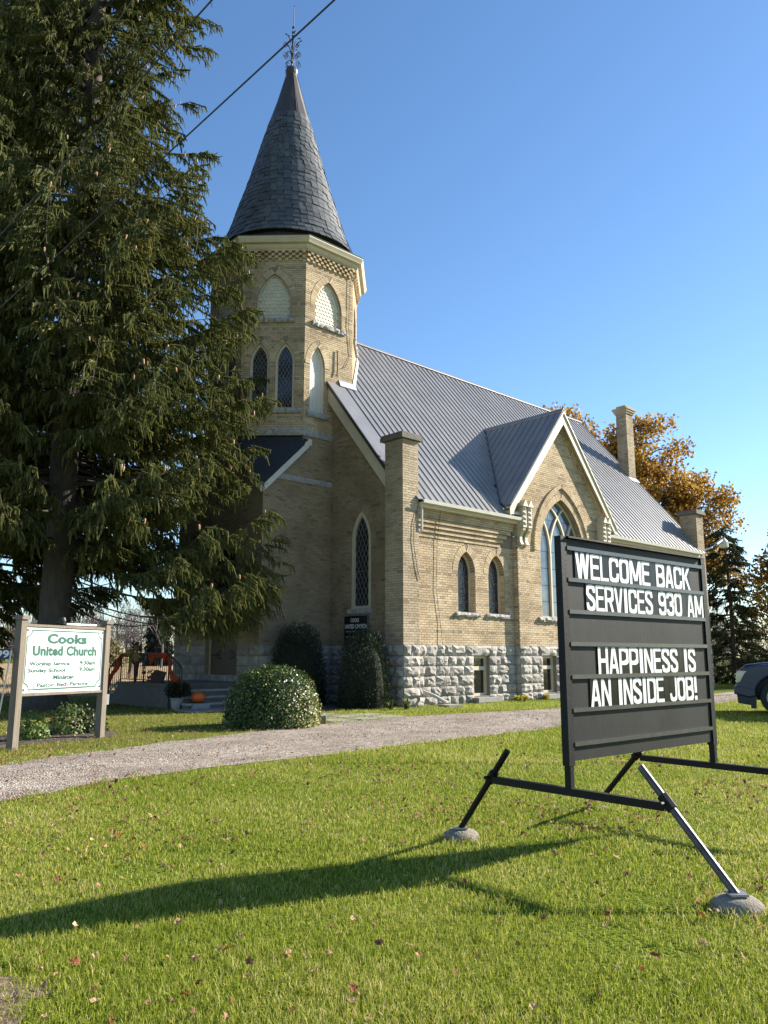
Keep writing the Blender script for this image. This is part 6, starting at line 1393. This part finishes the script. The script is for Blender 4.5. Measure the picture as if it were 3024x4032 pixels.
# ------------------------------------------------------------------ grass and fallen leaves
FOOT = [tuple(cw(*p, 0)[:2]) for p in [(0, 0), (.7, -.05), (.7, .15), (5.3, .15), (5.3, -.02), (11, -.02), (19.2, .15), (19.2, 12.3), (-.2, 12.3), (-2.4, 8.7), (-5, 8), (-5, 3.2), (-2.4, 3.2), (-2.4, 3.6), (.25, 3.6), (.25, .7)]]
def lawn_patchy(P):
    x, y = P[:, 0], P[:, 1]; return .5+.25*np.sin(x*1.3+.6*y)*np.cos(y*.9-.4*x)+.18*np.sin(x*3.7-y*2.1)+.12*np.sin(5.1*x+6.3*y)
def grass(name, n, ymin, ymax, hmin, hmax, w, seg, seed, wide=1.25, pexp=1.0, stops=None, region=None, label=None, fade=None):
    r = np.random.default_rng(seed)
    u = r.random(n*2); y = ymin*(ymax/ymin)**(u**pexp); x = (r.random(n*2)*2-1)*(y*.50*wide+.8)
    P = np.c_[x, y]; bad = inpoly(P, DRIVE[::3]) | inpoly(P, BED1[::2]) | inpoly(P, BED2[::2]) | inpoly(P, np.array(FOOT))
    soilc = (np.hypot(P[:, 0]+1.86, (P[:, 1]-3.58)*1.0) < .40+.08*np.sin(P[:, 0]*17)+.06*np.sin(P[:, 1]*23)) & (r.random(len(P)) < .72)
    for c in ((.60, 6.58), (1.985, 4.81)): bad |= np.hypot(P[:, 0]-c[0], P[:, 1]-c[1]) < .165
    thin = (lawn_patchy(P) > .86) & (r.random(len(P)) < .6)
    if region is not None: bad |= ~region(P)
    if fade: t_ = np.clip((P[:, 1]-fade[0])/(fade[1]-fade[0]), 0, 1); bad |= r.random(len(P)) > (t_ if fade[2] > 0 else 1-t_)
    P = P[~(bad | soilc | thin)][:n]; n = len(P)
    pt = lawn_patchy(P); h = r.uniform(hmin, hmax, n)*(.75+.5*(1-np.clip(pt, 0, 1))); az = r.random(n)*2*PI; ln = r.uniform(.15, .95, n)*h
    d = np.c_[np.cos(az), np.sin(az)]; fa = r.random(n)*2*PI; s = np.c_[np.cos(fa), np.sin(fa)]*(w*r.uniform(.6, 1.3, n))[:, None]
    z0 = np.full(n, -.004)
    if seg == 2:
        V = np.stack([np.c_[P-s, z0], np.c_[P+s, z0], np.c_[P+d*(ln*.35)[:, None]+s*.7, h*.62], np.c_[P+d*(ln*.35)[:, None]-s*.7, h*.62], np.c_[P+d*ln[:, None], h*(1-.12*(ln/h)**2)]], 1)
        F = np.array([(0, 1, 2), (0, 2, 3), (3, 2, 4)]); k = 5
    else:
        V = np.stack([np.c_[P-s, z0], np.c_[P+s, z0], np.c_[P+d*ln[:, None]*.8, h]], 1); F = np.array([(0, 1, 2)]); k = 3
    F = (F[None]+(np.arange(n)*k)[:, None, None]).reshape(-1, 3)
    return npmesh(name, V.reshape(-1, 3), F, stops, kind='stuff', label=label, cat='grass')
GM = foliage('grass_blade', [(0, (.10, .145, .010)), (.28, (.205, .265, .019)), (.58, (.315, .36, .040)), (.82, (.46, .435, .10)), (1, (.60, .49, .24))], .5, .40, .95, .5, .2)
def tufts():
    r = np.random.default_rng(55); n = 420; y = 2.2*(13/2.2)**r.random(n); x = (r.random(n)*2-1)*(y*.55+.5); C_ = np.c_[x, y]; C_ = C_[~inpoly(C_, DRIVE[::3])]
    C_ = np.r_[C_, np.array([(f[0]+.17*math.cos(t), f[1]+.17*math.sin(t)) for f in ((.60, 6.58), (1.985, 4.81)) for t in np.linspace(0, 6.1, 16)])]
    ed = np.r_[NE[::2], FE[::2]]; ed = ed[(ed[:, 1] > 6) & (ed[:, 1] < 24)]; C_ = np.r_[C_, ed+r.normal(0, .10, ed.shape)]
    k = 34; P = np.repeat(C_, k, 0); m = len(P); sp_ = np.repeat(r.uniform(.02, .07, len(C_)), k); P = P+r.normal(0, 1, (m, 2))*sp_[:, None]; h = r.uniform(.03, .075, m); az = r.random(m)*2*PI; d = np.c_[np.cos(az), np.sin(az)]*(h*r.uniform(.2, .9, m))[:, None]; fa = r.random(m)*2*PI; s = np.c_[np.cos(fa), np.sin(fa)]*.0022
    V = np.stack([np.c_[P-s, np.zeros(m)], np.c_[P+s, np.zeros(m)], np.c_[P+d*.35+s*.7, h*.6], np.c_[P+d*.35-s*.7, h*.6], np.c_[P+d, h*.9]], 1); F = (np.array([(0, 1, 2), (0, 2, 3), (3, 2, 4)])[None]+(np.arange(m)*5)[:, None, None]).reshape(-1, 3)
    npmesh('grass_tufts', V.reshape(-1, 3), F, GM, kind='stuff', label='longer grass tufts standing out of the mown lawn', cat='grass')
tufts()
GD = foliage('dry_grass_blade', [(0, (.16, .15, .03)), (.5, (.25, .21, .06)), (1, (.40, .30, .14))], .6, .35, .5, .8, .2)
grass('lawn_grass', 195000, 2.7, 6.4, .012, .040, .0018, 2, 1, 1.25, stops=GM, label='short mown grass in the foreground of the lawn', fade=(4.9, 6.2, -1))
grass('lawn_grass', 165000, 4.8, 12.5, .016, .040, .0028, 2, 2, 1.15, stops=GM, label='short mown grass around the letter sign', fade=(4.8, 6.2, 1))
grass('lawn_grass', 150000, 11, 32, .03, .06, .006, 1, 3, 1.15, stops=GM, label='short mown grass beyond the sign near the driveway', region=lambda P: P[:, 0] > -1.3)
grass('lawn_grass', 70000, 9, 30, .03, .065, .005, 1, 4, 1.15, stops=GD, label='yellowing grass strip between the driveway and the spruce', region=lambda P: (P[:, 0] < -1.0) & (P[:, 0] < -3-.35*(P[:, 1]-9)*0) | (P[:, 1] > 15) & (P[:, 0] < -1))
grass('stubble', 50000, 29, 90, .05, .18, .012, 1, 5, 1.0, stops=foliage('stubble_blade', [(0, (.28, .19, .10)), (1, (.58, .45, .28))], .8, .2), label='pale corn stubble standing in the field', region=lambda P: P[:, 0] < -.13*P[:, 1]-5)
def leaf_mesh(seed):
    r_ = random.Random(seed); out = []; lobes = 5
    for i in range(15):
        t = 2*PI*i/15; rr = (.62+.38*abs(math.cos(t*2.5)))*(1.1 if abs(t-PI/2) < .8 else .85)*r_.uniform(.85, 1.1); out.append((rr*math.cos(t)*.8, rr*math.sin(t)))
    b = MB(); cu = r_.uniform(.4, 1.15); cv = r_.uniform(.1, .8)*r_.choice((1, 1, -.6)); z = lambda x, y: cu*x*x*.9+cv*y*y*.7+r_.uniform(-.12, .12)
    b.add([(0, 0, z(0, 0))]+[(x*.55, y*.55, z(x*.55, y*.55)) for x, y in out]+[(x, y, z(x, y)) for x, y in out]+[(0, -.9, .1), (.03, -1.5, .2), (-.03, -1.5, .2)], [(0, 1+i, 1+(i+1) % 15) for i in range(15)]+[(1+i, 16+i, 16+(i+1) % 15, 1+(i+1) % 15) for i in range(15)]+[(31, 32, 33)])
    me = bpy.data.meshes.new('fallen_leaf'); me.from_pydata(b.v, [], b.f); me.update(); return me
def leafmat(name, c1, c2): return mat(name, c1, c2, 3, .75, rand=.3, transl=.25)
LM = [leafmat('tan_leaf', (.42, .25, .125), (.30, .165, .075)), leafmat('pale_leaf', (.55, .39, .23), (.42, .27, .14)), leafmat('rust_leaf', (.28, .095, .028), (.17, .055, .02)), leafmat('brown_leaf', (.16, .08, .04), (.10, .05, .027))]
lms = []
for k in range(10):
    me = leaf_mesh(k); me.materials.append(LM[[0, 1, 0, 2, 0, 1, 3, 0, 2, 3][k]]); lms.append(me)
r = np.random.default_rng(33)
def leaf_pos(n, y0, y1, ex):
    y = y0*(y1/y0)**(r.random(n)**ex); x = (r.random(n)*2-1)*(y*.50+.3); P = np.c_[x, y]; ok = ~(inpoly(P, np.array(FOOT)) | inpoly(P, BED2[::2])); dv = inpoly(P, DRIVE[::3]); ok &= ~(dv & (r.random(n) < .85)); q = np.sin(P[:, 0]*1.7+P[:, 1]*.8)+np.sin(P[:, 1]*1.9-P[:, 0]*.7+1)+.7*np.sin(P[:, 0]*4.1+2)*np.sin(P[:, 1]*3.3); ok &= r.random(n) < np.clip(.48+.36*q, .15, 1); return P[ok]
LPs = np.concatenate([leaf_pos(420, 3.3, 7, .8), leaf_pos(900, 6, 12, .8)]); LPs = LPs[np.argsort(LPs[:, 1])]
cnt = 0
for (x, y) in LPs[:300]:
    o = obj('fallen_leaf', lms[int(r.integers(0, 10))], None, None, 'dry curled fallen leaf lying on the mown lawn', 'leaf', 'fallen leaves on the lawn'); s_ = r.uniform(.016, .032)
    o.location = (x, y, r.uniform(.02, .045)); o.scale = (s_, s_, s_*r.uniform(.7, 1.3)); o.rotation_euler = (r.normal(0, .5), r.normal(0, .5), r.random()*6.28)
b = {k: MB() for k in range(10)}
for (x, y) in np.concatenate([LPs[300:], leaf_pos(4300, 7, 22, .8), np.c_[r.normal(-5.6, 2.2, 420), r.normal(14.6, 2.6, 420)]]):
    k = int(r.integers(0, 10)); s_ = r.uniform(.016, .034); mt = Matrix.Translation((x, y, r.uniform(.02, .05))) @ Matrix.Rotation(r.random()*6.28, 4, 'Z') @ Matrix.Rotation(r.normal(0, .5), 4, 'X') @ Matrix.Diagonal((s_, s_, s_, 1))
    mb = b[k]; n0 = len(mb.v); mb.v += [tuple(mt @ v.co) for v in lms[k].vertices]; mb.f += [tuple(j+n0 for j in p.vertices) for p in lms[k].polygons]
root = empty('leaf_litter'); tag(root, 'small dry leaves strewn over the farther lawn', 'leaves', kind='stuff')
for k in b:
    if b[k].v: me = bpy.data.meshes.new('litter'); me.from_pydata(b[k].v, [], b[k].f); me.update(); obj('litter', me, lms[k].materials[0], root, kind='stuff')
